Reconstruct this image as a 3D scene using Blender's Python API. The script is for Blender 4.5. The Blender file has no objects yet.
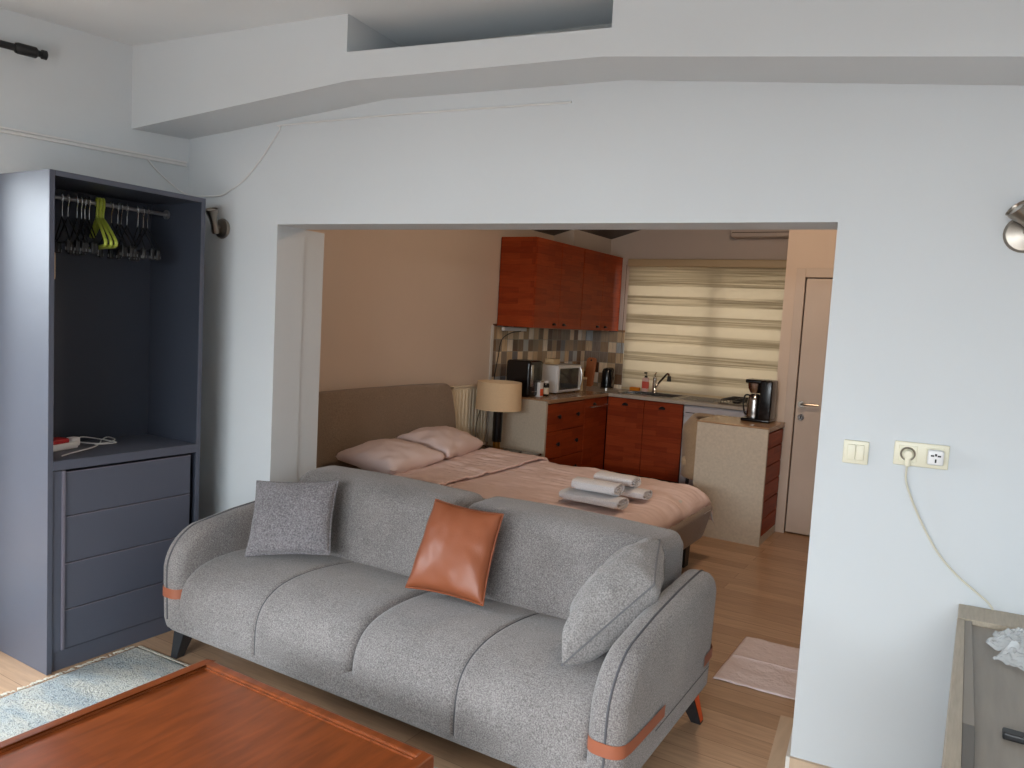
import bpy, math, random
from math import sin, cos, pi, sqrt
from mathutils import Vector, Matrix, noise
random.seed(7)
SC = bpy.context.scene
COL = SC.collection

# ------------------------------------------------------------------ materials
def srgb(r, g, b):
    def c(v):
        v /= 255.0
        return v / 12.92 if v <= 0.04045 else ((v + 0.055) / 1.055) ** 2.4
    return (c(r), c(g), c(b), 1.0)

def new_mat(name):
    m = bpy.data.materials.new(name); m.use_nodes = True
    nt = m.node_tree
    return m, nt, nt.nodes['Principled BSDF']

def N(nt, t, **kw):
    n = nt.nodes.new(t)
    for k, v in kw.items():
        if hasattr(n, k): setattr(n, k, v)
        else: n.inputs[k].default_value = v
    return n

def mat(name, col, rough=0.5, metal=0.0, var=0.0, vscale=8.0, bump=0.0, bscale=60.0, stretch=(1, 1, 1), coat=0.0, spec=0.5):
    m, nt, b = new_mat(name)
    b.inputs['Base Color'].default_value = col
    b.inputs['Roughness'].default_value = rough
    b.inputs['Metallic'].default_value = metal
    b.inputs['Coat Weight'].default_value = coat
    b.inputs['Specular IOR Level'].default_value = spec
    L = nt.links
    tc = N(nt, 'ShaderNodeTexCoord'); mp = N(nt, 'ShaderNodeMapping'); mp.inputs['Scale'].default_value = stretch
    L.new(tc.outputs['Object'], mp.inputs['Vector'])
    nz = N(nt, 'ShaderNodeTexNoise'); nz.inputs['Scale'].default_value = vscale; nz.inputs['Detail'].default_value = 4
    L.new(mp.outputs[0], nz.inputs['Vector'])
    hs = N(nt, 'ShaderNodeHueSaturation'); hs.inputs['Color'].default_value = col
    mr = N(nt, 'ShaderNodeMapRange'); mr.inputs['From Min'].default_value = .25; mr.inputs['From Max'].default_value = .75
    mr.inputs['To Min'].default_value = 1 - var; mr.inputs['To Max'].default_value = 1 + var
    L.new(nz.outputs['Fac'], mr.inputs['Value']); L.new(mr.outputs[0], hs.inputs['Value']); L.new(hs.outputs[0], b.inputs['Base Color'])
    if bump:
        n2 = N(nt, 'ShaderNodeTexNoise'); n2.inputs['Scale'].default_value = bscale; n2.inputs['Detail'].default_value = 3
        L.new(mp.outputs[0], n2.inputs['Vector'])
        bp = N(nt, 'ShaderNodeBump'); bp.inputs['Strength'].default_value = bump; bp.inputs['Distance'].default_value = 0.01
        L.new(n2.outputs['Fac'], bp.inputs['Height']); L.new(bp.outputs[0], b.inputs['Normal'])
    return m

def fabric(name, c1, c2, fine=230.0, bump=0.35, rough=0.95):
    m, nt, b = new_mat(name); L = nt.links
    b.inputs['Roughness'].default_value = rough; b.inputs['Sheen Weight'].default_value = 0.25
    b.inputs['Specular IOR Level'].default_value = 0.2
    tc = N(nt, 'ShaderNodeTexCoord')
    n1 = N(nt, 'ShaderNodeTexNoise'); n1.inputs['Scale'].default_value = fine; n1.inputs['Detail'].default_value = 2
    n2 = N(nt, 'ShaderNodeTexNoise'); n2.inputs['Scale'].default_value = 5; n2.inputs['Detail'].default_value = 5
    L.new(tc.outputs['Object'], n1.inputs['Vector']); L.new(tc.outputs['Object'], n2.inputs['Vector'])
    mx = N(nt, 'ShaderNodeMath', operation='MULTIPLY_ADD'); mx.inputs[1].default_value = 0.8; 
    L.new(n1.outputs['Fac'], mx.inputs[0])
    m2 = N(nt, 'ShaderNodeMath', operation='MULTIPLY'); m2.inputs[1].default_value = 0.2
    L.new(n2.outputs['Fac'], m2.inputs[0]); L.new(m2.outputs[0], mx.inputs[2])
    cr = N(nt, 'ShaderNodeValToRGB'); cr.color_ramp.elements[0].position = .36; cr.color_ramp.elements[1].position = .64
    cr.color_ramp.elements[0].color = c1; cr.color_ramp.elements[1].color = c2
    L.new(mx.outputs[0], cr.inputs['Fac']); L.new(cr.outputs[0], b.inputs['Base Color'])
    bp = N(nt, 'ShaderNodeBump'); bp.inputs['Strength'].default_value = bump; bp.inputs['Distance'].default_value = 0.004
    L.new(n1.outputs['Fac'], bp.inputs['Height']); L.new(bp.outputs[0], b.inputs['Normal'])
    return m

def planks(name, c1, c2, mort, length, width, axes='xy', rough=0.4, spec=.5, grain=1.0, mortar=0.002, bias=0.0, coat=0.0, gstretch=18.0):
    """boards running along the first of the two axes"""
    m, nt, b = new_mat(name); L = nt.links
    b.inputs['Roughness'].default_value = rough; b.inputs['Coat Weight'].default_value = coat; b.inputs['Specular IOR Level'].default_value = spec
    b.inputs['Coat Roughness'].default_value = 0.15
    tc = N(nt, 'ShaderNodeTexCoord'); sp = N(nt, 'ShaderNodeSeparateXYZ'); cb = N(nt, 'ShaderNodeCombineXYZ')
    L.new(tc.outputs['Object'], sp.inputs[0])
    ix = {'x': 0, 'y': 1, 'z': 2}
    L.new(sp.outputs[ix[axes[0]]], cb.inputs[0]); L.new(sp.outputs[ix[axes[1]]], cb.inputs[1])
    br = N(nt, 'ShaderNodeTexBrick'); br.offset = 0.37; br.offset_frequency = 2
    br.inputs['Color1'].default_value = c1; br.inputs['Color2'].default_value = c2; br.inputs['Mortar'].default_value = mort
    br.inputs['Scale'].default_value = 1.0; br.inputs['Mortar Size'].default_value = mortar; br.inputs['Bias'].default_value = bias
    br.inputs['Brick Width'].default_value = length; br.inputs['Row Height'].default_value = width
    L.new(cb.outputs[0], br.inputs['Vector'])
    mp = N(nt, 'ShaderNodeMapping'); mp.inputs['Scale'].default_value = (1.6, gstretch, 1)
    L.new(cb.outputs[0], mp.inputs[0])
    nz = N(nt, 'ShaderNodeTexNoise'); nz.inputs['Scale'].default_value = 3.0; nz.inputs['Detail'].default_value = 7; nz.inputs['Distortion'].default_value = 0.6
    L.new(mp.outputs[0], nz.inputs['Vector'])
    hs = N(nt, 'ShaderNodeHueSaturation')
    mr = N(nt, 'ShaderNodeMapRange'); mr.inputs['From Min'].default_value = .3; mr.inputs['From Max'].default_value = .7
    mr.inputs['To Min'].default_value = 1 - .22 * grain; mr.inputs['To Max'].default_value = 1 + .18 * grain
    L.new(nz.outputs['Fac'], mr.inputs[0]); L.new(mr.outputs[0], hs.inputs['Value']); L.new(br.outputs['Color'], hs.inputs['Color'])
    L.new(hs.outputs[0], b.inputs['Base Color'])
    bp = N(nt, 'ShaderNodeBump'); bp.inputs['Strength'].default_value = .12; bp.inputs['Distance'].default_value = 0.003
    L.new(nz.outputs['Fac'], bp.inputs['Height']); L.new(bp.outputs[0], b.inputs['Normal'])
    return m

def tiles(name):
    m, nt, b = new_mat(name); L = nt.links
    b.inputs['Roughness'].default_value = .25
    tc = N(nt, 'ShaderNodeTexCoord'); sp = N(nt, 'ShaderNodeSeparateXYZ'); L.new(tc.outputs['Object'], sp.inputs[0])
    ad = N(nt, 'ShaderNodeMath', operation='ADD'); L.new(sp.outputs[0], ad.inputs[0]); L.new(sp.outputs[1], ad.inputs[1])
    def snap(src, size):
        d = N(nt, 'ShaderNodeMath', operation='DIVIDE'); d.inputs[1].default_value = size; L.new(src, d.inputs[0])
        f = N(nt, 'ShaderNodeMath', operation='FLOOR'); L.new(d.outputs[0], f.inputs[0])
        fr = N(nt, 'ShaderNodeMath', operation='FRACT'); L.new(d.outputs[0], fr.inputs[0])
        return f.outputs[0], fr.outputs[0]
    fu, ru = snap(ad.outputs[0], .10); fv, rv = snap(sp.outputs[2], .118)
    cb = N(nt, 'ShaderNodeCombineXYZ'); L.new(fu, cb.inputs[0]); L.new(fv, cb.inputs[1])
    wn = N(nt, 'ShaderNodeTexWhiteNoise'); wn.noise_dimensions = '2D'; L.new(cb.outputs[0], wn.inputs['Vector'])
    cr = N(nt, 'ShaderNodeValToRGB'); cr.color_ramp.interpolation = 'CONSTANT'
    cols = [srgb(112, 88, 70), srgb(214, 192, 162), srgb(128, 112, 98), srgb(188, 162, 130), srgb(164, 166, 166), srgb(86, 60, 46), srgb(226, 214, 198), srgb(146, 120, 92), srgb(108, 106, 110), srgb(156, 134, 108)]
    e = cr.color_ramp.elements
    e[0].position = 0; e[0].color = cols[0]; e[1].position = .1; e[1].color = cols[1]
    for i in range(2, 10):
        k = e.new(i / 10); k.color = cols[i]
    L.new(wn.outputs['Value'], cr.inputs[0])
    # thin grout
    def edge(r, w):
        a = N(nt, 'ShaderNodeMath', operation='GREATER_THAN'); a.inputs[1].default_value = w; L.new(r, a.inputs[0]); return a.outputs[0]
    g = N(nt, 'ShaderNodeMath', operation='MULTIPLY'); L.new(edge(ru, .05), g.inputs[0]); L.new(edge(rv, .035), g.inputs[1])
    mp = N(nt, 'ShaderNodeMapping'); mp.inputs['Scale'].default_value = (30, 30, 4); L.new(tc.outputs['Object'], mp.inputs[0])
    nz = N(nt, 'ShaderNodeTexNoise'); nz.inputs['Scale'].default_value = 2; nz.inputs['Detail'].default_value = 4; L.new(mp.outputs[0], nz.inputs['Vector'])
    hs = N(nt, 'ShaderNodeHueSaturation'); L.new(cr.outputs[0], hs.inputs['Color'])
    mr = N(nt, 'ShaderNodeMapRange'); mr.inputs['To Min'].default_value = .7; mr.inputs['To Max'].default_value = 1.6; L.new(nz.outputs['Fac'], mr.inputs[0]); L.new(mr.outputs[0], hs.inputs['Value'])
    mx = N(nt, 'ShaderNodeMix', data_type='RGBA'); mx.inputs[6].default_value = srgb(150, 140, 128)
    L.new(g.outputs[0], mx.inputs[0]); L.new(hs.outputs[0], mx.inputs[7]); L.new(mx.outputs[2], b.inputs['Base Color'])
    return m

def blind_mat(name):
    m = bpy.data.materials.new(name); m.use_nodes = True; nt = m.node_tree; L = nt.links
    nt.nodes.remove(nt.nodes['Principled BSDF']); out = nt.nodes['Material Output']
    tc = N(nt, 'ShaderNodeTexCoord'); sp = N(nt, 'ShaderNodeSeparateXYZ'); L.new(tc.outputs['Object'], sp.inputs[0])
    # broad bands (dense / sheer) down the cloth, 0.214 m apart
    ad = N(nt, 'ShaderNodeMath', operation='ADD'); ad.inputs[1].default_value = BLIND_PHASE; L.new(sp.outputs[2], ad.inputs[0])
    dv = N(nt, 'ShaderNodeMath', operation='DIVIDE'); dv.inputs[1].default_value = .205; L.new(ad.outputs[0], dv.inputs[0])
    fr = N(nt, 'ShaderNodeMath', operation='FRACT'); L.new(dv.outputs[0], fr.inputs[0])
    cr = N(nt, 'ShaderNodeValToRGB'); e = cr.color_ramp.elements; e[0].position = 0; e[0].color = (0, 0, 0, 1); e[1].position = .44; e[1].color = (0, 0, 0, 1)
    k = e.new(.5); k.color = (1, 1, 1, 1); k = e.new(.97); k.color = (1, 1, 1, 1); k = e.new(1.0); k.color = (0, 0, 0, 1)
    L.new(fr.outputs[0], cr.inputs[0])
    top = N(nt, 'ShaderNodeMath', operation='LESS_THAN'); top.inputs[1].default_value = 2.12 - 0.92; L.new(sp.outputs[2], top.inputs[0])
    br = N(nt, 'ShaderNodeMath', operation='MULTIPLY'); L.new(cr.outputs[0], br.inputs[0]); L.new(top.outputs[0], br.inputs[1])
    # fine horizontal pleats in the dense bands
    wv = N(nt, 'ShaderNodeTexNoise'); wv.inputs['Scale'].default_value = 1.0; wv.inputs['Detail'].default_value = 2
    mp = N(nt, 'ShaderNodeMapping'); mp.inputs['Scale'].default_value = (.9, .9, 75); L.new(tc.outputs['Object'], mp.inputs[0]); L.new(mp.outputs[0], wv.inputs['Vector'])
    dense = N(nt, 'ShaderNodeMix', data_type='RGBA'); dense.inputs[6].default_value = (.38, .33, .25, 1); dense.inputs[7].default_value = (.62, .555, .45, 1)
    mr = N(nt, 'ShaderNodeMapRange'); mr.inputs['From Min'].default_value = .35; mr.inputs['From Max'].default_value = .65; L.new(wv.outputs['Fac'], mr.inputs[0]); L.new(mr.outputs[0], dense.inputs[0])
    col = N(nt, 'ShaderNodeMix', data_type='RGBA'); L.new(br.outputs[0], col.inputs[0]); L.new(dense.outputs[2], col.inputs[6]); col.inputs[7].default_value = (.66, .60, .50, 1)
    d = N(nt, 'ShaderNodeBsdfDiffuse'); t = N(nt, 'ShaderNodeBsdfTranslucent'); mx = N(nt, 'ShaderNodeMixShader'); mx.inputs[0].default_value = .55
    L.new(col.outputs[2], d.inputs[0]); L.new(col.outputs[2], t.inputs[0]); L.new(d.outputs[0], mx.inputs[1]); L.new(t.outputs[0], mx.inputs[2])
    L.new(mx.outputs[0], out.inputs[0])
    return m
BLIND_PHASE = 0.09

def rug_mat(name):
    m, nt, b = new_mat(name); L = nt.links; b.inputs['Roughness'].default_value = 1
    tc = N(nt, 'ShaderNodeTexCoord')
    mp = N(nt, 'ShaderNodeMapping'); mp.inputs['Scale'].default_value = (2.0, 5.5, 1); mp.inputs['Rotation'].default_value = (0, 0, .5); L.new(tc.outputs['Object'], mp.inputs[0])
    n1 = N(nt, 'ShaderNodeTexNoise'); n1.inputs['Scale'].default_value = 1.4; n1.inputs['Detail'].default_value = 3; L.new(mp.outputs[0], n1.inputs['Vector'])
    n2 = N(nt, 'ShaderNodeTexNoise'); n2.inputs['Scale'].default_value = 70; n2.inputs['Detail'].default_value = 5; n2.inputs['Distortion'].default_value = 1.5; L.new(tc.outputs['Object'], n2.inputs['Vector'])
    cr = N(nt, 'ShaderNodeValToRGB'); e = cr.color_ramp.elements; e[0].position = .42; e[0].color = srgb(166, 174, 176); e[1].position = .56; e[1].color = srgb(192, 191, 182)
    L.new(n1.outputs['Fac'], cr.inputs[0])
    c2 = N(nt, 'ShaderNodeValToRGB'); e = c2.color_ramp.elements; e[0].position = .36; e[0].color = srgb(176, 184, 190); e[1].position = .5; e[1].color = (1, 1, 1, 1)
    L.new(n2.outputs['Fac'], c2.inputs[0])
    mx = N(nt, 'ShaderNodeMix', data_type='RGBA', blend_type='MULTIPLY'); mx.inputs[0].default_value = .8; L.new(cr.outputs[0], mx.inputs[6]); L.new(c2.outputs[0], mx.inputs[7])
    L.new(mx.outputs[2], b.inputs['Base Color'])
    bp = N(nt, 'ShaderNodeBump'); bp.inputs['Strength'].default_value = .9; bp.inputs['Distance'].default_value = 0.012; L.new(n2.outputs['Fac'], bp.inputs['Height']); L.new(bp.outputs[0], b.inputs['Normal'])
    return m

def glass_mat(name, tint=(1, 1, 1, 1), mixf=.85, rough=.05):
    m = bpy.data.materials.new(name); m.use_nodes = True; nt = m.node_tree; L = nt.links
    nt.nodes.remove(nt.nodes['Principled BSDF']); out = nt.nodes['Material Output']
    t = N(nt, 'ShaderNodeBsdfTransparent'); t.inputs[0].default_value = tint; g = N(nt, 'ShaderNodeBsdfGlossy'); g.inputs['Roughness'].default_value = rough
    mx = N(nt, 'ShaderNodeMixShader'); mx.inputs[0].default_value = 1 - mixf; L.new(t.outputs[0], mx.inputs[1]); L.new(g.outputs[0], mx.inputs[2]); L.new(mx.outputs[0], out.inputs[0])
    return m

def bag_mat(name):
    m = bpy.data.materials.new(name); m.use_nodes = True; nt = m.node_tree; L = nt.links
    nt.nodes.remove(nt.nodes['Principled BSDF']); out = nt.nodes['Material Output']
    t = N(nt, 'ShaderNodeBsdfTransparent'); p = N(nt, 'ShaderNodeBsdfPrincipled'); p.inputs['Base Color'].default_value = srgb(225, 230, 232); p.inputs['Roughness'].default_value = .2
    mx = N(nt, 'ShaderNodeMixShader'); mx.inputs[0].default_value = .5; L.new(t.outputs[0], mx.inputs[1]); L.new(p.outputs[0], mx.inputs[2]); L.new(mx.outputs[0], out.inputs[0])
    return m

M = dict(
    wall=mat('wall_paint', srgb(203, 208, 211), .85, var=.02, vscale=2, bump=.03, bscale=30),
    ceil=mat('ceiling_paint', srgb(214, 219, 222), .9, var=.03, vscale=2, bump=.05, bscale=12),
    peach=mat('bedroom_paint', srgb(214, 196, 180), .85, var=.02, vscale=2),
    kwall=mat('kitchen_paint', srgb(205, 194, 186), .85, var=.02, vscale=2),
    darkceil=planks('dark_wood_ceiling', srgb(52, 36, 28), srgb(40, 28, 22), srgb(15, 10, 8), 2.5, .12, 'yx'),
    floor=planks('laminate_floor', srgb(190, 156, 126), srgb(168, 134, 104), srgb(120, 90, 66), 1.25, .122, 'xy', rough=.35, grain=.7, mortar=.0013),
    base=mat('beige_baseboard', srgb(196, 172, 146), .5, var=.08, vscale=6, stretch=(8, 1, 1)),
    whitetrim=mat('white_trim', srgb(214, 210, 204), .5),
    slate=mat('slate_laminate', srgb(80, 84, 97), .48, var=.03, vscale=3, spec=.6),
    slate_shaded=mat('slate_shaded_interior', srgb(50, 55, 66), .5, var=.03, vscale=3),  # slate in a darker copy, the shade inside the wardrobe put into its colour
    slate_edge=mat('slate_edge', srgb(112, 108, 120), .4),
    alu=mat('brushed_aluminium', srgb(165, 165, 168), .35, metal=.9, var=.05),
    nickel=mat('satin_nickel', srgb(150, 142, 132), .3, metal=1, var=.05),
    chrome=mat('chrome', srgb(200, 200, 200), .12, metal=1),
    sofa=fabric('grey_sofa_fabric', srgb(101, 97, 96), srgb(152, 147, 145)),
    sofa_pipe=mat('sofa_piping', srgb(84, 84, 88), .9),
    boucle=fabric('boucle_grey', srgb(98, 95, 98), srgb(148, 144, 147), fine=150, bump=.9),
    pillowgrey=fabric('grey_velour', srgb(116, 113, 112), srgb(162, 158, 156), fine=180, bump=.3),
    pillowseam=mat('pillow_seam', srgb(112, 111, 114), .9),
    leather=mat('tan_leather', srgb(142, 78, 48), .42, var=.06, vscale=4, bump=.06, bscale=160),
    band=mat('tan_leather_band', srgb(158, 92, 66), .5, var=.05),
    blackleg=mat('dark_grey_metal', srgb(42, 44, 48), .4),
    orange=mat('orange_film', srgb(235, 88, 30), .35),
    table=planks('red_brown_veneer', srgb(124, 62, 28), srgb(116, 56, 25), srgb(108, 52, 22), 3.0, .9, 'yx', rough=.3, spec=.35, grain=1.2, mortar=0.0, coat=.15, gstretch=11),
    rug=rug_mat('blue_grey_rug'),
    fringe=mat('cream_fringe', srgb(206, 202, 188), .95),
    cabwood=planks('orange_butcher_block', srgb(158, 66, 28), srgb(134, 50, 18), srgb(108, 38, 12), .34, .052, 'yz', rough=.5, spec=.2, grain=.8, mortar=.0006),
    cabwoodx=planks('orange_butcher_block_x', srgb(158, 66, 28), srgb(134, 50, 18), srgb(108, 38, 12), .34, .052, 'xz', rough=.5, spec=.2, grain=.8, mortar=.0006),
    cabedge=mat('cabinet_edge_dark', srgb(62, 26, 12), .6),
    speck=mat('speckled_panel', srgb(196, 184, 166), .5, var=.10, vscale=60),
    counter=mat('beige_countertop', srgb(170, 136, 104), .22, var=.12, vscale=40),
    counterl=mat('light_countertop', srgb(190, 180, 168), .25, var=.08, vscale=40),
    tile=tiles('patchwork_tiles'),
    blind=blind_mat('zebra_blind'),
    blindhead=mat('blind_cassette', srgb(206, 186, 150), .5),
    upvc=mat('white_upvc', srgb(225, 225, 222), .4),
    pane=glass_mat('window_pane', (1, 1, 1, 1), .9),
    door=mat('cream_door', srgb(202, 186, 172), .55, var=.03, vscale=5),
    taupe=fabric('taupe_upholstery', srgb(132, 114, 98), srgb(154, 136, 118), fine=160, bump=.15),
    sheet=mat('white_sheet', srgb(214, 208, 204), .9, bump=.15, bscale=14),
    duvet=mat('pale_pink_duvet', srgb(230, 206, 200), .9, var=.03, vscale=6, bump=.35, bscale=9),
    bedpillow=mat('pale_pink_pillowcase', srgb(226, 206, 202), .9, bump=.25, bscale=12),
    towel=fabric('white_terry', srgb(206, 204, 206), srgb(232, 229, 230), fine=260, bump=.5),
    shade=mat('beige_lampshade', srgb(226, 198, 160), .9, var=.04, vscale=90),
    blackgloss=mat('gloss_black', srgb(14, 14, 17), .2),
    black=mat('satin_black', srgb(20, 20, 22), .45),
    brass=mat('brass', srgb(190, 140, 70), .25, metal=1),
    darkglass=mat('dark_brown_top', srgb(40, 28, 24), .12),
    cream=mat('cream_enamel', srgb(226, 214, 190), .4),
    ivory=mat('ivory_plastic', srgb(222, 218, 196), .4),
    white=mat('white_plastic', srgb(226, 226, 226), .4),
    whiteapp=mat('white_appliance', srgb(200, 196, 200), .35),
    steel=mat('stainless_steel', srgb(180, 176, 172), .22, metal=1, var=.03),
    red=mat('red_plastic', srgb(176, 30, 36), .4),
    green=mat('lime_plastic', srgb(170, 182, 70), .45),
    pinkred=mat('coral_label', srgb(228, 96, 80), .4),
    pinkw=mat('pale_pink_plastic', srgb(236, 196, 186), .35),
    sponge=mat('orange_sponge', srgb(226, 138, 30), .9, bump=.3, bscale=200),
    boardwood=mat('cutting_board_wood', srgb(178, 106, 62), .55, var=.1, vscale=10, stretch=(4, 4, 1)),
    palewood=mat('pale_wood', srgb(214, 188, 146), .6, var=.05),
    brownjar=mat('brown_canister', srgb(120, 92, 70), .5),
    oak=mat('grey_oak', srgb(172, 160, 142), .5, var=.14, vscale=5, stretch=(22, 2, 22), bump=.05),
    oakdark=mat('grey_wood_panel', srgb(142, 134, 124), .45, var=.12, vscale=3, stretch=(14, 1.2, 14)),
    oakstrip=mat('taupe_strip', srgb(140, 132, 122), .5),
    oakstrip2=mat('dark_taupe_strip', srgb(100, 95, 89), .5),
    bag=bag_mat('clear_plastic'),
    cable=mat('ivory_cable', srgb(206, 202, 184), .5),
    cablew=mat('white_cable', srgb(215, 215, 214), .5),
    chair=fabric('beige_chair_fabric', srgb(178, 152, 122), srgb(204, 178, 146), fine=150, bump=.15),
    matw=mat('white_paper_mat', srgb(224, 208, 206), .9, bump=.5, bscale=40),
    bulbglass=mat('lamp_lens', srgb(190, 188, 182), .15),
    darkhole=mat('dark_recess', srgb(24, 22, 22), .6),
    concrete=mat('grey_rough_plaster', srgb(196, 196, 192), .9, var=.12, vscale=12, bump=.4, bscale=20),
    screen=mat('smoked_glass', srgb(26, 24, 24), .08),
)

# ------------------------------------------------------------------ geometry builder
class G:
    def __init__(s): s.v = []; s.f = []
    def add(s, vs, fs):
        o = len(s.v); s.v += [tuple(p) for p in vs]; s.f += [tuple(i + o for i in f) for f in fs]; return s
    def box(s, a, b, tf=None):
        (x0, y0, z0), (x1, y1, z1) = a, b
        x0, x1 = min(x0, x1), max(x0, x1); y0, y1 = min(y0, y1), max(y0, y1); z0, z1 = min(z0, z1), max(z0, z1)
        vs = [(x0, y0, z0), (x1, y0, z0), (x1, y1, z0), (x0, y1, z0), (x0, y0, z1), (x1, y0, z1), (x1, y1, z1), (x0, y1, z1)]
        if tf: vs = [tf(*p) for p in vs]
        return s.add(vs, [(0, 3, 2, 1), (4, 5, 6, 7), (0, 1, 5, 4), (1, 2, 6, 5), (2, 3, 7, 6), (3, 0, 4, 7)])
    def hexa(s, vs):
        return s.add(vs, [(0, 3, 2, 1), (4, 5, 6, 7), (0, 1, 5, 4), (1, 2, 6, 5), (2, 3, 7, 6), (3, 0, 4, 7)])
    def rbox(s, a, b, r=.03, seg=4, n=10, tf=None):
        """box with rounded edges; n interior divisions; tf deforms the points"""
        lo = Vector(a); hi = Vector(b)
        r3 = [min(r, (hi[i] - lo[i]) / 2 - 1e-5) for i in range(3)]
        def ticks(i):
            L0, H0, rr = lo[i], hi[i], r3[i]
            t = [L0 + rr * (1 - cos(pi / 2 * k / seg)) * 1.0 for k in range(seg)]
            inner = [L0 + rr + (H0 - L0 - 2 * rr) * k / n for k in range(n + 1)]
            u = [H0 - rr * (1 - cos(pi / 2 * k / seg)) for k in range(seg)][::-1]
            return t + inner + u
        T = [ticks(i) for i in range(3)]
        cache = {}; vs = []; fs = []
        def vert(p):
            key = tuple(round(c, 6) for c in p)
            if key in cache: return cache[key]
            q = Vector([min(max(p[i], lo[i] + r3[i]), hi[i] - r3[i]) for i in range(3)])
            d = Vector(p) - q
            # cube-to-sphere: normalise the offset in units of each axis' radius
            e = Vector([d[i] / r3[i] if r3[i] > 1e-6 else 0 for i in range(3)])
            if e.length > 1e-9: e = e.normalized()
            pp = Vector([q[i] + e[i] * r3[i] for i in range(3)])
            if tf: pp = Vector(tf(*pp))
            cache[key] = len(vs); vs.append(tuple(pp)); return cache[key]
        for ax in range(3):
            u, w = (ax + 1) % 3, (ax + 2) % 3
            for side in (0, 1):
                c = hi[ax] if side else lo[ax]
                for i in range(len(T[u]) - 1):
                    for j in range(len(T[w]) - 1):
                        q = []
                        for (ii, jj) in ((i, j), (i + 1, j), (i + 1, j + 1), (i, j + 1)):
                            p = [0, 0, 0]; p[ax] = c; p[u] = T[u][ii]; p[w] = T[w][jj]; q.append(vert(p))
                        if len(set(q)) < 3: continue
                        qq = []
                        for k in q:
                            if k not in qq: qq.append(k)
                        fs.append(tuple(qq if side else qq[::-1]))
        return s.add(vs, fs)
    def cyl(s, p0, p1, r0, r1=None, n=16, caps=True):
        r1 = r0 if r1 is None else r1
        p0 = Vector(p0); p1 = Vector(p1); d = (p1 - p0).normalized()
        a = d.orthogonal().normalized(); b = d.cross(a)
        vs = []
        for p, r in ((p0, r0), (p1, r1)):
            for k in range(n):
                t = 2 * pi * k / n; vs.append(p + a * (r * cos(t)) + b * (r * sin(t)))
        fs = [(k, (k + 1) % n, n + (k + 1) % n, n + k) for k in range(n)]
        if caps: fs += [tuple(range(n))[::-1], tuple(range(n, 2 * n))]
        return s.add(vs, fs)
    def tube(s, path, r, n=8, closed=False):
        P = [Vector(p) for p in path]; m = len(P); vs = []; fs = []
        ref = None
        for i in range(m):
            if closed: d = (P[(i + 1) % m] - P[i - 1]).normalized()
            else: d = (P[min(i + 1, m - 1)] - P[max(i - 1, 0)]).normalized()
            if ref is None: ref = d.orthogonal().normalized()
            ref = (ref - d * ref.dot(d)).normalized(); b = d.cross(ref)
            rr = r[i] if isinstance(r, (list, tuple)) else r
            for k in range(n):
                t = 2 * pi * k / n; vs.append(P[i] + ref * (rr * cos(t)) + b * (rr * sin(t)))
        for i in range(m if closed else m - 1):
            j = (i + 1) % m
            for k in range(n): fs.append((i * n + k, i * n + (k + 1) % n, j * n + (k + 1) % n, j * n + k))
        if not closed: fs += [tuple(range(n))[::-1], tuple(range((m - 1) * n, m * n))]
        return s.add(vs, fs)
    def lathe(s, prof, c=(0, 0, 0), n=32, axis='z'):
        vs = []; fs = []; m = len(prof)
        for (r, z) in prof:
            for k in range(n):
                t = 2 * pi * k / n; x, y = r * cos(t), r * sin(t)
                p = (x, y, z) if axis == 'z' else ((x, z, y) if axis == 'y' else (z, x, y))
                vs.append((c[0] + p[0], c[1] + p[1], c[2] + p[2]))
        for i in range(m - 1):
            for k in range(n): fs.append((i * n + k, i * n + (k + 1) % n, (i + 1) * n + (k + 1) % n, (i + 1) * n + k))
        fs += [tuple(range(n))[::-1], tuple(range((m - 1) * n, m * n))]
        return s.add(vs, fs)
    def prism(s, poly, h0, h1, fn):
        """poly in (u,v); fn(u,v,h)->xyz"""
        n = len(poly); vs = [fn(u, v, h0) for u, v in poly] + [fn(u, v, h1) for u, v in poly]
        fs = [(k, (k + 1) % n, n + (k + 1) % n, n + k) for k in range(n)] + [tuple(range(n))[::-1], tuple(range(n, 2 * n))]
        return s.add(vs, fs)
    def grid(s, fn, nu, nv, wrapu=False):
        vs = [fn(i / nu, j / nv) for j in range(nv + 1) for i in range(nu + 1)]
        w = nu + 1
        fs = [(j * w + i, j * w + i + 1, (j + 1) * w + i + 1, (j + 1) * w + i) for j in range(nv) for i in range(nu)]
        return s.add(vs, fs)
    def slab(s, outline, t, r, seg, fn, bulge=0.0, rings=5):
        """convex outline [(u,v)] extruded -t/2..t/2 along w with rounded rims; fn(u,v,w)->xyz; returns (front rim, back rim) loops"""
        n = len(outline)
        cen = (sum(p[0] for p in outline) / n, sum(p[1] for p in outline) / n)
        def inset(d):
            out = []
            for i in range(n):
                a = Vector(outline[i - 1]); b = Vector(outline[i]); c = Vector(outline[(i + 1) % n])
                e1 = (b - a).normalized(); e2 = (c - b).normalized(); nn = Vector((-(e1.y + e2.y), e1.x + e2.x))
                if nn.length < 1e-6: nn = Vector((-e1.y, e1.x))
                nn.normalize(); k = max(.5, nn.dot(Vector((-e1.y, e1.x)))); out.append(b + nn * (d / k))
            return out
        loops = []
        for sgn in (-1, 1):
            rg = range(seg + 1) if sgn < 0 else range(seg, -1, -1)
            for k in rg:
                a = pi / 2 * k / seg
                w = sgn * (t / 2 - r + r * cos(a)); loops.append((inset(r * (1 - sin(a))), w))
        vs = []; fs = []
        for lp, w in loops:
            for p in lp: vs.append(fn(p[0], p[1], w))
        m = len(loops)
        for i in range(m - 1):
            for k in range(n): fs.append((i * n + k, i * n + (k + 1) % n, (i + 1) * n + (k + 1) % n, (i + 1) * n + k))
        s.add(vs, fs)
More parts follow.
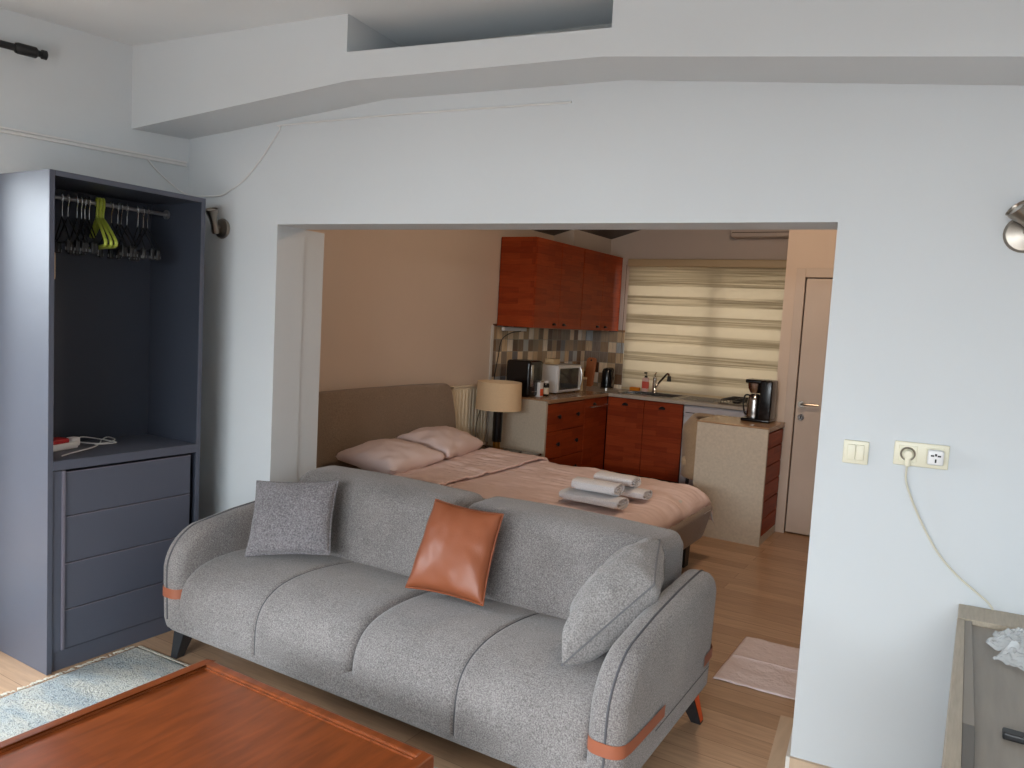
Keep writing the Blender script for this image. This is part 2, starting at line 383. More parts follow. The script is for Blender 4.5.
        for which, sgn in ((0, -1), (m - 1, 1)):
            lp, w = loops[which]; V = []; F = []
            for q in range(rings):
                f = 1 - q / rings
                for p in lp:
                    u = cen[0] + (p[0] - cen[0]) * f; v = cen[1] + (p[1] - cen[1]) * f
                    V.append(fn(u, v, w + sgn * bulge * (1 - f * f)))
            V.append(fn(cen[0], cen[1], w + sgn * bulge))
            for q in range(rings - 1):
                for k in range(n):
                    F.append((q * n + k, q * n + (k + 1) % n, (q + 1) * n + (k + 1) % n, (q + 1) * n + k))
            for k in range(n): F.append(((rings - 1) * n + k, (rings - 1) * n + (k + 1) % n, len(V) - 1))
            if sgn < 0: F = [f[::-1] for f in F]
            s.add(V, F)
        return inset(r * .3)
    def make(s, name, m, parent=None, smooth=True, bevel=0.0, sub=0, angle=35, weld=True):
        me = bpy.data.meshes.new(name); me.from_pydata(s.v, [], s.f); me.materials.append(m)
        import bmesh
        bm = bmesh.new(); bm.from_mesh(me)
        if weld: bmesh.ops.remove_doubles(bm, verts=bm.verts, dist=1e-5)
        bmesh.ops.recalc_face_normals(bm, faces=bm.faces)
        for f in bm.faces: f.smooth = smooth
        if smooth:
            ca = math.radians(angle)
            for e in bm.edges:
                if len(e.link_faces) == 2 and e.calc_face_angle(0) > ca: e.smooth = False
        bm.to_mesh(me); bm.free()
        o = bpy.data.objects.new(name, me); COL.objects.link(o)
        if parent is not None: o.parent = parent
        if bevel:
            b = o.modifiers.new('bevel', 'BEVEL'); b.width = bevel; b.segments = 2; b.limit_method = 'ANGLE'; b.angle_limit = .6
        if sub:
            q = o.modifiers.new('sub', 'SUBSURF'); q.levels = sub; q.render_levels = sub
        return o

def thing(name, label, cat, loc=(0, 0, 0), rz=0.0, group=None):
    o = bpy.data.objects.new(name, None); COL.objects.link(o); o.empty_display_size = .1
    o.location = loc; o.rotation_euler = (0, 0, rz); o['label'] = label; o['category'] = cat
    if group: o['group'] = group
    return o
def tag(o, label, cat, group=None):
    o['label'] = label; o['category'] = cat
    if group: o['group'] = group
    return o
def struct(o): o['kind'] = 'structure'; return o
def stuff(o): o['kind'] = 'stuff'; return o
def dup(root, loc=None, rz=None, label=None):
    r = root.copy(); COL.objects.link(r)
    if loc is not None: r.location = loc
    if rz is not None: r.rotation_euler = (0, 0, rz)
    if label: r['label'] = label
    for ch in list(root.children):
        c = ch.copy(); COL.objects.link(c); c.parent = r
        for g in list(ch.children):
            d = g.copy(); COL.objects.link(d); d.parent = c
    return r
def smoothpath(pts, k=6):
    P = [Vector(p) for p in pts]; out = []
    for i in range(len(P) - 1):
        a = P[max(i - 1, 0)]; b = P[i]; c = P[i + 1]; d = P[min(i + 2, len(P) - 1)]
        for j in range(k):
            t = j / k
            out.append(.5 * ((2 * b) + (c - a) * t + (2 * a - 5 * b + 4 * c - d) * t * t + (3 * b - a - 3 * c + d) * t ** 3))
    out.append(P[-1]); return out
def nz(x, y, z=0.0): return noise.noise(Vector((x, y, z)))

# ------------------------------------------------------------------ frames of the place
H = 1.6
WDx, WDy = cos(math.radians(5.75)), sin(math.radians(5.75))
OX, OY = -.47, 2.913
WANG = math.radians(5.75)
def Wp(s, n, z): return (OX + s * WDx - n * WDy, OY + s * WDy + n * WDx, z)
LANG = math.atan2(-.196, .981)       # left wall: runs along local +Y, slightly turned
LX, LY = -3.62, 2.598
def Lp(t, n, z):                      # t along the wall (towards the partition), n into the room
    return (LX + t * .196 + n * .981, LY + t * .981 - n * .196, z)
CEIL = 2.835

# ------------------------------------------------------------------ room shell
g = G(); g.box((-5.4, -2.6, -.1), (2.6, 8.3, 0)); struct(g.make('floor', M['floor'], smooth=False))
prof = [(-3.6, 2.405), (-1.93, 2.562), (-.81, 2.555), (.5, 2.432), (3.1, 2.20)]
def soffit(s):
    for (a, za), (b, zb) in zip(prof, prof[1:]):
        if s <= b: return za + (zb - za) * (s - a) / (b - a)
    return prof[-1][1]
# partition wall with the wide opening
zo = 2.006; so = -2.551; zs = 2.56
g = G()
g.box((-3.6, 0, 0), (so, .2, zo), tf=Wp); g.box((-3.6, .2, 0), (so - .006, .36, zo), tf=Wp)
g.box((0, 0, 0), (3.1, .36, zo), tf=Wp)
for sa, sb in ((-3.6, -1.93), (-1.93, -.81), (-.81, .5), (.5, 3.1)):
    g.hexa([Wp(a, n, z) for z_ in (0, 1) for (a, n) in ((sa, 0), (sb, 0), (sb, .2), (sa, .2)) for z in [zo if z_ == 0 else soffit(a)]])
struct(g.make('wall_middle', M['wall'], smooth=False))
# haunched beam hanging in front of and above the partition, with a notch open to the ceiling void
g = G()
nL, nR = -1.946, -.782
def beam_piece(s0, s1, top0, top1, n0, n1, zb=None):
    ss = [s0] + [p[0] for p in prof if s0 < p[0] < s1] + [s1]
    poly = [(s, soffit(s) if zb is None else zb) for s in ss] + [(s1, top1), (s0, top0)]
    g.prism(poly, n0, n1, lambda u, v, h: Wp(u, h, v))
beam_piece(-3.6, nL, CEIL + .05, CEIL + .05, -.278, .2)
beam_piece(nR, 3.1, CEIL + .05, CEIL + .05, -.278, .2)
beam_piece(nL, nR, 2.68, 2.652, -.278, .2)
struct(g.make('ceiling_beam', M['wall'], smooth=False))
g = G(); g.box((nL, .143, 2.655), (nR, .2, CEIL + .05), tf=Wp); struct(g.make('wall_void', M['concrete'], smooth=False))
# crack line high in the void
g = G(); g.tube([Wp(nL + .05 + (nR - nL - .1) * k / 14, .142, 2.775 + .006 * nz(k * 1.3, 2)) for k in range(15)], .003, 5)
g.tube([Wp(nL + .8, .142, 2.775), Wp(nL + .8, .142, 2.69)], .003, 5)
struct(g.make('trim_5', M['darkhole'], smooth=False))
# ceiling of the front room
g = G(); g.box((-5.4, -2.6, CEIL), (2.6, 3.3, CEIL + .1)); struct(g.make('ceiling', M['ceil'], smooth=False))
# left wall, with a tall window nearer than the wardrobe
WL0, WL1, WLz0, WLz1 = -3.7, -1.12, .12, 2.2
g = G()
g.box((WL1, -.2, 0), (.6, 0, CEIL), tf=Lp); g.box((-5.4, -.2, 0), (WL0, 0, CEIL), tf=Lp)
g.box((WL0, -.2, 0), (WL1, 0, WLz0), tf=Lp); g.box((WL0, -.2, WLz1), (WL1, 0, CEIL), tf=Lp)
struct(g.make('wall_left', M['wall'], smooth=False))
def window(name, tf, a0, a1, z0, z1, n0, n1, mull):
    g = G(); w = .06
    g.box((a0, n0, z0), (a1, n1, z0 + w), tf=tf); g.box((a0, n0, z1 - w), (a1, n1, z1), tf=tf)
    for a in [a0, a1 - w] + mull: g.box((a, n0, z0 + w), (a + w, n1, z1 - w), tf=tf)
    o = struct(g.make(name, M['upvc'], smooth=False))
    g = G(); nm = (n0 + n1) / 2; g.box((a0 + .03, nm - .003, z0 + .03), (a1 - .03, nm + .003, z1 - .03), tf=tf)
    g.make('window_pane', M['pane'], o, smooth=False)
    return o
window('window_1', Lp, WL0, WL1, WLz0, WLz1, -.14, -.08, [(WL0 + WL1) / 2])
# wall behind the viewer with a window, right wall
g = G(); B0, B1 = -2.4, 1.4
def Bp(a, n, z): return (a, -2.2 - n, z)
g.box((-5.4, 0, 0), (B0, .2, CEIL), tf=Bp); g.box((B1, 0, 0), (2.6, .2, CEIL), tf=Bp); g.box((B0, 0, 0), (B1, .2, .1), tf=Bp); g.box((B0, 0, 2.15), (B1, .2, CEIL), tf=Bp)
struct(g.make('wall_back', M['wall'], smooth=False))
window('window_2', Bp, B0, B1, .1, 2.15, .06, .12, [-1.4, -.3])
g = G(); g.box((2.2, -2.4, 0), (2.4, 8.3, CEIL)); struct(g.make('wall_right', M['wall'], smooth=False))
# bedroom / kitchen shell
KX = -3.895; KY = 8.02
def kz(x): return 2.50 + .29 * (x - KX)
g = G(); g.box((KX - .2, 2.95, 0), (KX, 8.3, kz(KX) + .02)); struct(g.make('wall_bedroom', M['peach'], smooth=False))
g = G(); x1 = 2.3
WK = (-3.42, -1.55, .93, 2.28)
def kwallpoly(x0, xx1, z0, z1f):
    g.hexa([(x0, KY, z0), (xx1, KY, z0), (xx1, KY + .2, z0), (x0, KY + .2, z0), (x0, KY, z1f(x0)), (xx1, KY, z1f(xx1)), (xx1, KY + .2, z1f(xx1)), (x0, KY + .2, z1f(x0))])
kwallpoly(KX - .2, WK[0], 0, lambda x: kz(x) + .02); kwallpoly(WK[1], x1, 0, lambda x: kz(x) + .02)
kwallpoly(WK[0], WK[1], 0, lambda x: WK[2]); kwallpoly(WK[0], WK[1], WK[3], lambda x: kz(x) + .02)
struct(g.make('wall_kitchen', M['kwall'], smooth=False))
def Kp(a, n, z): return (a, KY + n, z)
window('window_3', Kp, WK[0], WK[1], WK[2], WK[3], .02, .08, [-2.47])
# boxed duct in the kitchen corner under the sloping ceiling
g = G(); g.hexa([(KX, 7.1, 2.38), (-3.66, 7.1, 2.38), (-3.66, KY, 2.38), (KX, KY, 2.38), (KX, 7.1, kz(KX)), (-3.66, 7.1, kz(-3.66)), (-3.66, KY, kz(-3.66)), (KX, KY, kz(KX))])
struct(g.make('trim_4', M['kwall'], smooth=False))
# sloping dark timber ceiling
g = G(); g.hexa([(KX - .3, 3.0, kz(KX - .3)), (2.4, 3.0, kz(2.4)), (2.4, 8.3, kz(2.4)), (KX - .3, 8.3, kz(KX - .3)), (KX - .3, 3.0, kz(KX - .3) + .08), (2.4, 3.0, kz(2.4) + .08), (2.4, 8.3, kz(2.4) + .08), (KX - .3, 8.3, kz(KX - .3) + .08)])
struct(g.make('ceiling_kitchen', M['darkceil'], smooth=False))
g = G(); g.box((2.2, 3.2, CEIL), (2.4, 8.3, 4.5)); g.box((-4.1, 0.14, CEIL +.05), (3.1, .2, 4.4), tf=Wp); struct(g.make('wall_gable', M['kwall'], smooth=False))
# wall with the room door
g = G(); DY = 6.455
g.hexa([(-1.4, DY, 0), (-1.315, DY, 0), (-1.315, 8.02, 0), (-1.4, 8.02, 0), (-1.4, DY, kz(-1.4)), (-1.315, DY, kz(-1.315)), (-1.315, 8.02, kz(-1.315)), (-1.4, 8.02, kz(-1.4))])
g.hexa([(-.35, DY, 0), (2.2, DY, 0), (2.2, DY + .15, 0), (-.35, DY + .15, 0), (-.35, DY, kz(-.35)), (2.2, DY, kz(2.2)), (2.2, DY + .15, kz(2.2)), (-.35, DY + .15, kz(-.35))])
g.hexa([(-1.315, DY, 2.14), (-.35, DY, 2.14), (-.35, DY + .15, 2.14), (-1.315, DY + .15, 2.14), (-1.315, DY, kz(-1.315)), (-.35, DY, kz(-.35)), (-.35, DY + .15, kz(-.35)), (-1.315, DY + .15, kz(-1.315))])
struct(g.make('wall_door_side', M['peach'], smooth=False))
g = G(); g.box((-1.235, DY + .01, .012), (-.42, DY + .05, 2.062)); dr = struct(g.make('door_1', M['door'], smooth=False, bevel=.002))
g = G(); g.box((-1.315, DY - .015, 0), (-1.243, DY + .14, 2.14)); g.box((-.412, DY - .015, 0), (-.35, DY + .14, 2.14)); g.box((-1.243, DY - .015, 2.07), (-.412, DY + .14, 2.14))
g.make('door_frame', M['door'], dr, smooth=False, bevel=.003)
g = G(); g.lathe([(0, 0), (.026, 0), (.026, .008), (.012, .012), (.012, .045), (0, .045)], (-1.19, DY - .035, 1.062), 20, 'y'); g.tube(smoothpath([(-1.19, DY - .03, 1.062), (-1.16, DY - .036, 1.062), (-1.06, DY - .03, 1.065)]), .009, 8)
g.make('door_handle', M['nickel'], dr)
g = G(); g.lathe([(0, 0), (.026, 0), (.026, .008), (0, .008)], (-1.19, DY - .002, .955), 20, 'y'); g.make('key_plate', M['chrome'], dr)
g = G(); g.box((-1.196, DY - .004, .944), (-1.186, DY + .0, .964)); g.make('keyhole', M['darkhole'], dr, smooth=False)
# skirtings
g = G(); g.box((.0, -.014, 0), (3.0, 0, .05), tf=Wp); struct(g.make('baseboard_right', M['base'], smooth=False))
g = G(); g.box((-.014, -.014, 0), (.0, .36, .052), tf=Wp); struct(g.make('baseboard_opening', M['whitetrim'], smooth=False))
g = G(); g.box((-3.2, -.014, 0), (so, 0, .05), tf=Wp); struct(g.make('baseboard_left', M['base'], smooth=False))
g = G(); g.box((-.075, -.06, 0), (-.014, .40, .004), tf=Wp); struct(g.make('trim_1', M['base'], smooth=False))
# tiled splashback
g = G(); g.box((KX, 6.03, .90), (KX + .008, KY, 1.56)); g.box((KX, KY - .008, .90), (-3.42, KY, 1.56)); struct(g.make('trim_2', M['tile'], smooth=False))
g = G(); g.box((KX, 6.0, .45), (KX + .014, 6.03, 1.545)); struct(g.make('trim_3', M['whitetrim'], smooth=False))
# pale box unit high on kitchen wall
g = G(); g.rbox((-2.27, 7.82, 2.56), (-1.45, 8.02, 2.70), .02, 3, 2); o = g.make('wall_box', M['kwall']); tag(o, 'long pale box fixed high on the kitchen wall above the blind', 'wall box')
g = G(); g.box((-2.25, 7.815, 2.60), (-1.47, 7.822, 2.606)); g.make('groove', M['cabedge'], o, smooth=False)

# ------------------------------------------------------------------ wardrobe
T = thing('wardrobe', 'tall open slate grey wardrobe with a hanging rail and four drawers', 'wardrobe', (-3.235, 1.69, 0))
Wd, Dp, Ht = .725, .405, 2.10
def part(name, boxes, m, par, bevel=.0015, smooth=False):
    g = G()
    for a, b in boxes: g.box(a, b)
    return g.make(name, m, par, smooth=smooth, bevel=bevel)
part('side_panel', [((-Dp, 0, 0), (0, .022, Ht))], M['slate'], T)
part('side_panel', [((-Dp, Wd - .022, 0), (-.003, Wd, Ht))], M['slate_shaded'], T); part('edge_strip', [((-.003, Wd - .022, 0), (0, Wd, Ht))], M['slate'], T, bevel=.0008)
part('top_panel', [((-Dp, .022, Ht - .022), (-.003, Wd - .022, Ht))], M['slate_shaded'], T); part('edge_strip', [((-.003, .022, Ht - .022), (0, Wd - .022, Ht))], M['slate'], T, bevel=.0008)
part('back_panel', [((-Dp, .022, .06), (-Dp + .012, Wd - .022, Ht - .022))], M['slate_shaded'], T)
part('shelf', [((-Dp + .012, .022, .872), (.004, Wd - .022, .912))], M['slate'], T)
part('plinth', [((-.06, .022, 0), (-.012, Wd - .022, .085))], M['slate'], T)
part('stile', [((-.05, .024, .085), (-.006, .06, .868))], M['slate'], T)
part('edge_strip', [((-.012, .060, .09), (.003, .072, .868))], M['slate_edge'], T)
zz = [.088, .262, .466, .670, .862]
for i in range(4):
    d = part('drawer', [((-.34, .074, zz[i] + .001), (-.004, Wd - .05, zz[i + 1] - .0015))], M['slate'], T, bevel=.002)
    part('pull_edge', [((-.02, .074, zz[i + 1] - .006), (-.002, Wd - .05, zz[i + 1] - .0015))], M['slate_edge'], d, bevel=.001)
g = G(); g.cyl((-.26, .022, 2.025), (-.26, Wd - .022, 2.025), .009, n=14); rl = g.make('hanging_rail', M['alu'], T)
g = G()
for yy in (.024, Wd - .034):
    g = G(); g.lathe([(0, 0), (.022, 0), (.022, .01), (0, .01)], (-.26, yy, 2.025), 16, 'y'); g.make('rail_bracket', M['alu'], rl)
# hangers
RX, RZ = -3.495, 2.034
def hook_path(r=.02):
    return [(r * cos(a), 0, -r + r * sin(a) + .0) for a in [math.radians(d) for d in range(-20, 200, 20)]]
def clip_hanger():
    t = thing('clip_hanger', 'black clip hanger with a metal hook on the wardrobe rail', 'hanger', (RX, 2, RZ), 0, 'black clip hangers on the wardrobe rail')
    g = G(); g.tube([(-.014, 0, -.02), (-.012, 0, 0.004), (0, 0, .013), (.012, 0, .004), (.014, 0, -.018), (.006, 0, -.035), (0, 0, -.045), (0, 0, -.09)], .0022, 6); g.make('hook', M['chrome'], t)
    g = G(); g.tube([(-.155, 0, -.20), (0, 0, -.088), (.155, 0, -.20)], .003, 6); g.tube([(-.155, 0, -.20), (.155, 0, -.20)], .002, 6); g.make('arms', M['black'], t)
    for sx in (-1, 1):
        g = G(); g.rbox((sx * .12 - .014, -.009, -.245), (sx * .12 + .014, .009, -.19), .005, 2, 1); c = g.make('clip', M['black'], t)
        g = G(); g.box((sx * .12 - .008, -.011, -.238), (sx * .12 + .008, .011, -.226)); g.make('clip_spring', M['alu'], c, smooth=False)
    return t
def green_hanger():
    t = thing('clothes_hanger', 'lime green plastic hanger on the wardrobe rail', 'hanger', (RX, 2, RZ), 0, 'lime green hangers on the wardrobe rail')
    g = G(); g.tube(smoothpath([(-.018, 0, -.02), (-.014, 0, .006), (0, 0, .015), (.014, 0, .004), (.016, 0, -.02), (.004, 0, -.04), (0, 0, -.06), (0, 0, -.075)], 3), .006, 8); g.make('hook', M['green'], t)
    g = G(); g.tube(smoothpath([(0, 0, -.075), (.09, 0, -.12), (.18, 0, -.175), (.195, 0, -.195), (.17, 0, -.205), (0, 0, -.205), (-.17, 0, -.205), (-.195, 0, -.195), (-.18, 0, -.175), (-.09, 0, -.12), (0, 0, -.075)], 3), .007, 8); g.make('frame', M['green'], t)
    return t
ch = clip_hanger(); first = True
for yy, a in zip((1.88, 1.905, 1.945, 1.965, 1.98, 2.0, 2.105, 2.135, 2.152, 2.18, 2.235, 2.262, 2.285), (-.3, -.2, -.3, -.35, -.25, -.3, -.15, -.3, -.2, -.28, -.35, -.25, -.2)):
    if first: ch.location = (RX, yy, RZ); ch.rotation_euler = (0, 0, a); first = False
    else: dup(ch, (RX, yy, RZ), a)
gh = green_hanger(); gh.location = (RX, 2.036, RZ); gh.rotation_euler = (0, 0, -.35)
dup(gh, (RX, 2.050, RZ), -.3); dup(gh, (RX, 2.064, RZ), -.26)
# little beige tag of cloth hanging
g = G(); g.rbox((-.02, -.015, -.06), (.02, .015, .06), .012, 2, 2); o = g.make('scent_sachet', M['chair']); o.location = (-3.33, 1.745, 1.72); tag(o, 'small beige scent sachet hanging inside the wardrobe by its left side', 'sachet')
g = G(); g.tube([(0, 0, .055), (-.1, 0.0, .20), (-.165, 0, .317)], .0012, 5); g.make('string', M['cablew'], o)
# power strip on wardrobe shelf
T = thing('power_strip', 'red and white power strip with white leads on the wardrobe shelf', 'power strip', (-3.47, 1.80, .912), .25)
g = G(); g.rbox((-.04, -.055, 0), (.04, .14, .03), .006, 2, 2); g.make('base', M['white'], T)
g = G(); g.rbox((-.034, -.05, .028), (.034, .10, .05), .008, 2, 2); g.make('cover', M['red'], T)
g = G(); g.rbox((-.02, .125, .005), (.02, .17, .045), .006, 2, 2); g.make('plug', M['white'], T)
g = G()
g.tube(smoothpath([(0, .165, .02), (.05, .25, .006), (.03, .36, .006), (-.06, .41, .006), (-.02, .33, .006), (.04, .26, .006), (.10, .16, .006), (.14, .0, .006), (.16, -.06, .006)]), .003, 6)
g.tube(smoothpath([(0, .165, .025), (-.04, .24, .03), (.04, .33, .006), (.09, .30, .006), (.05, .22, .006)]), .0025, 6)
g.make('lead', M['cablew'], T)

# ------------------------------------------------------------------ things on the left wall
T = thing('curtain_rod', 'black curtain rod end with round finial high on the left wall', 'curtain rod', Lp(-.70, .07, 2.664), LANG)
g = G(); g.cyl((0, -3.2, 0), (0, -.09, 0), .0155, n=16); g.make('rod', M['black'], T)
g = G(); g.lathe([(0, -.11), (.021, -.11), (.024, -.10), (.024, -.03), (.014, -.02), (.014, -.012), (.02, -.008), (.02, .012), (.012, .016), (0, .018)], (0, 0, 0), 20, 'y'); g.make('finial', M['black'], T)
g = G(); g.box((-.07, -.235, -.008), (-.01, -.215, .008)); g.lathe([(0, 0), (.022, 0), (.022, .006), (0, .006)], (-.07, -.225, 0), 16, 'x'); g.make('bracket', M['black'], T)
g = G(); 
def rail(z): g.box((-2.9, .0, z), (-.02, .016, z + .009), tf=Lp)
rail(2.302); rail(2.318); g.box((-2.9, 0, 2.308), (-.02, .006, 2.32), tf=Lp)
o = g.make('cable_trunking', M['cablew'], smooth=False); tag(o, 'thin double white trunking running along the left wall above the wardrobe', 'trunking')
g = G(); pth = [Lp(-.22, .02, 2.30), Lp(-.17, .02, 2.25), Lp(-.06, .03, 2.17), (-3.57, 2.585, 2.150), Wp(-3.05, -.02, 2.148), Wp(-2.93, -.006, 2.152), Wp(-2.86, -.006, 2.18), Wp(-2.77, -.006, 2.228), Wp(-2.66, -.006, 2.33), Wp(-2.55, -.006, 2.462), Wp(-2.54, -.008, 2.480), Wp(-2.2, -.006, 2.486), Wp(-1.85, -.006, 2.490), Wp(-1.03, -.006, 2.486)]
g.tube(smoothpath(pth, 4), .0042, 6); o = g.make('wall_cable', M['cablew']); tag(o, 'white cable looping over the wardrobe corner and up the partition wall', 'cable')
# spot sconces
def sconce(name, label, s, z, aim, k=1.0):
    t = thing(name, label, 'wall lamp', Wp(s, 0, z), WANG, 'nickel spot lamps on the partition wall')
    g = G(); g.lathe([(0, 0), (.05 * k, 0), (.052 * k, -.006), (.046 * k, -.016), (.02 * k, -.022), (0, -.022)], (0, 0, 0), 28, 'y'); g.make('wall_plate', M['nickel'], t)
    g = G(); g.tube(smoothpath([(0, -.02, 0), (0, -.035, .008), (0, -.05, .012)], 4), .008, 8); g.make('arm', M['nickel'], t)
    a = Vector(aim).normalized(); c = Vector((0, -.062, .03)); q = a.to_track_quat('Z', 'Y')
    def L(prof):
        gg = G(); gg.lathe(prof, (0, 0, 0), 24); gg.v = [tuple(c + q @ Vector(p)) for p in gg.v]; return gg
    hd = L([(0, -.062), (.017, -.062), (.021, -.05), (.017, -.015), (.020, .01), (.031, .045), (.033, .062), (.030, .062), (.027, .05), (0, .046)]).make('spot_head', M['nickel'], t)
    L([(0, .048), (.0265, .049), (.0265, .054), (0, .056)]).make('lens', M['bulbglass'], hd)
    return t
sconce('wall_lamp', 'nickel spot lamp tilted up on the wall beside the wardrobe', -2.915, 1.985, (.12, -.34, .85))
sconce('wall_lamp', 'nickel spot lamp on the right end of the wall above the oak unit', .555, 1.965, (-.62, -.30, .62), 1.15)
# switch, sockets, cord
t = thing('light_switch', 'ivory double rocker light switch on the wall beside the opening', 'light switch', Wp(.125, 0, 1.207), WANG)
g = G(); g.rbox((-.041, -.010, -.041), (.041, 0, .041), .004, 2, 2); g.make('frame', M['ivory'], t)
for sx in (-1, 1):
    g = G(); g.rbox((min(sx * .001, sx * .027), -.015, -.027), (max(sx * .001, sx * .027), -.008, .027), .002, 2, 1); g.make('rocker', M['ivory'], t)
t = thing('wall_socket', 'ivory double wall socket right of the light switch', 'socket', Wp(.327, 0, 1.222), WANG)
g = G(); g.rbox((-.083, -.010, -.041), (.083, 0, .041), .004, 2, 2); g.make('frame', M['ivory'], t)
g = G(); g.box((-.068, -.013, -.028), (-.012, -.008, .028)); g.make('socket_face', M['ivory'], t, smooth=False, bevel=.002)
g = G(); g.lathe([(0, -.0135), (.021, -.0135), (.023, -.0145), (.0245, -.0125), (0, -.012)], (-.040, 0, 0), 28, 'y'); g.make('socket_ring', M['nickel'], t)
g = G(); g.box((.014, -.013, -.028), (.070, -.008, .028)); g.make('socket_face', M['ivory'], t, smooth=False, bevel=.002)
t = thing('power_plug', 'ivory plug with a long hanging cord in the left socket', 'plug', Wp(.287, -.013, 1.222), WANG)
g = G(); g.lathe([(0, 0), (.018, 0), (.0185, -.012), (.013, -.030), (0, -.032)], (0, 0, 0), 22, 'y'); g.rbox((-.009, -.030, -.040), (.009, -.014, .0), .005, 2, 2); g.make('plug_body', M['ivory'], t)
import_s = [(.287, -.036, 1.185), (.292, -.03, 1.12), (.345, -.02, 1.0), (.405, -.014, .90), (.465, -.012, .835), (.53, -.012, .785), (.57, -.010, .752), (.60, -.010, .70)]
inv = Matrix.Translation(Wp(.287, -.013, 1.222)) @ Matrix.Rotation(WANG, 4, 'Z'); inv.invert()
g = G(); g.tube([inv @ Vector(p) for p in smoothpath([Wp(*p) for p in import_s], 6)], .0035, 8); g.make('cord', M['cable'], t)
t = thing('socket_adapter', 'white universal travel adapter plugged into the right socket', 'adapter', Wp(.369, -.013, 1.222), WANG)
g = G(); g.rbox((-.024, -.030, -.025), (.024, 0, .025), .007, 3, 2); g.make('body', M['white'], t)
g = G(); g.box((-.015, -.0315, .004), (-.005, -.029, .009)); g.box((.005, -.0315, .004), (.015, -.029, .009)); g.box((-.003, -.0315, .006), (.003, -.029, .014)); g.box((-.002, -.0315, -.016), (.003, -.029, -.004)); g.make('socket_holes', M['darkhole'], t, smooth=False)

# ------------------------------------------------------------------ sofa
SX, SY = -1.925, 2.075
T = thing('sofa', 'light grey three seat fabric sofa with tan leather bands on the arms', 'sofa', (SX, SY, 0), math.radians(.6))
SF = M['sofa']
xl, xr = -1.075, 1.095
# base
g = G(); g.rbox((xl + .03, .002, .145), (xr - .03, .93, .26), .025, 3, 12, tf=lambda x, y, z: (x, y + .012 * sin(pi * min(max((z - .145) / .155, 0), 1)) * 0, z)); g.make('base', SF, T)
# seat cushions
def seat(x0, x1):
    cx = (x0 + x1) / 2; hw = (x1 - x0) / 2
    prof = [(.64, .415), (.56, .432), (.45, .447), (.32, .455), (.22, .452), (.15, .442), (.095, .424), (.05, .394), (.022, .352), (.010, .305), (.006, .25), (.006, .21), (.012, .172), (.05, .165)]
    P = [Vector((0, a, b)) for a, b in prof]
    prof2 = smoothpath(P, 3)
    nU = 44
    g = G()
    def fn(u, v):
        k = v * (len(prof2) - 1); i = int(min(k, len(prof2) - 2)); f = k - i
        p = prof2[i].lerp(prof2[i + 1], f)
        e = abs(2 * u - 1); t = max(0, (e - .91) / .09)
        drop = .020 * (1 - sqrt(max(0, 1 - t * t)))
        puff = .010 * (1 - (2 * u - 1) ** 2)
        # outward normal of the profile
        a = prof2[max(i - 1, 0)]; b = prof2[min(i + 2, len(prof2) - 1)]; d = (b - a).normalized(); nn = Vector((0, d.z, -d.y))
        if nn.z < 0 and p.z > .42: nn = -nn
        nn = Vector((0, -abs(nn.y), abs(nn.z))) if p.z > .25 else Vector((0, -1, 0))
        q = p + nn * (puff - drop)
        w = .0025 * nz(u * 6 + cx * 9, v * 5, 1.7)
        seam = .007 * math.exp(-((u - SEAM) * (x1 - x0) / .007) ** 2)
        q += nn * (w - seam)
        return (x0 + (x1 - x0) * u, q.y, q.z)
    SEAM = .5
    g.grid(fn, nU * 3, 60)
    # closing sides and underside
    side = []
    for xx, uu in ((x0, 0), (x1, 1)):
        V = [fn(uu, k / 60) for k in range(61)] + [(xx, .64, .2)]
        c = (xx, .35, .30); VV = V + [c]
        F = [(k, k + 1, len(V)) for k in range(len(V) - 1)] + [(len(V) - 1, 0, len(V))]
        g.add(VV, F)
    V = [fn(k / 20, 1) for k in range(21)] + [(x1, .64, .2), (x0, .64, .2)]
    g.add(V, [tuple(range(len(V)))])
    o = g.make('seat_cushion', SF, T, angle=60)
    g = G(); g.tube([Vector(fn(.5, k / 60)) + Vector((0, -.001, .001)) for k in range(0, 59)], .0028, 6); g.make('seam_piping', M['sofa_pipe'], o)
    return o
seat(-.985, .022); seat(.026, .99)
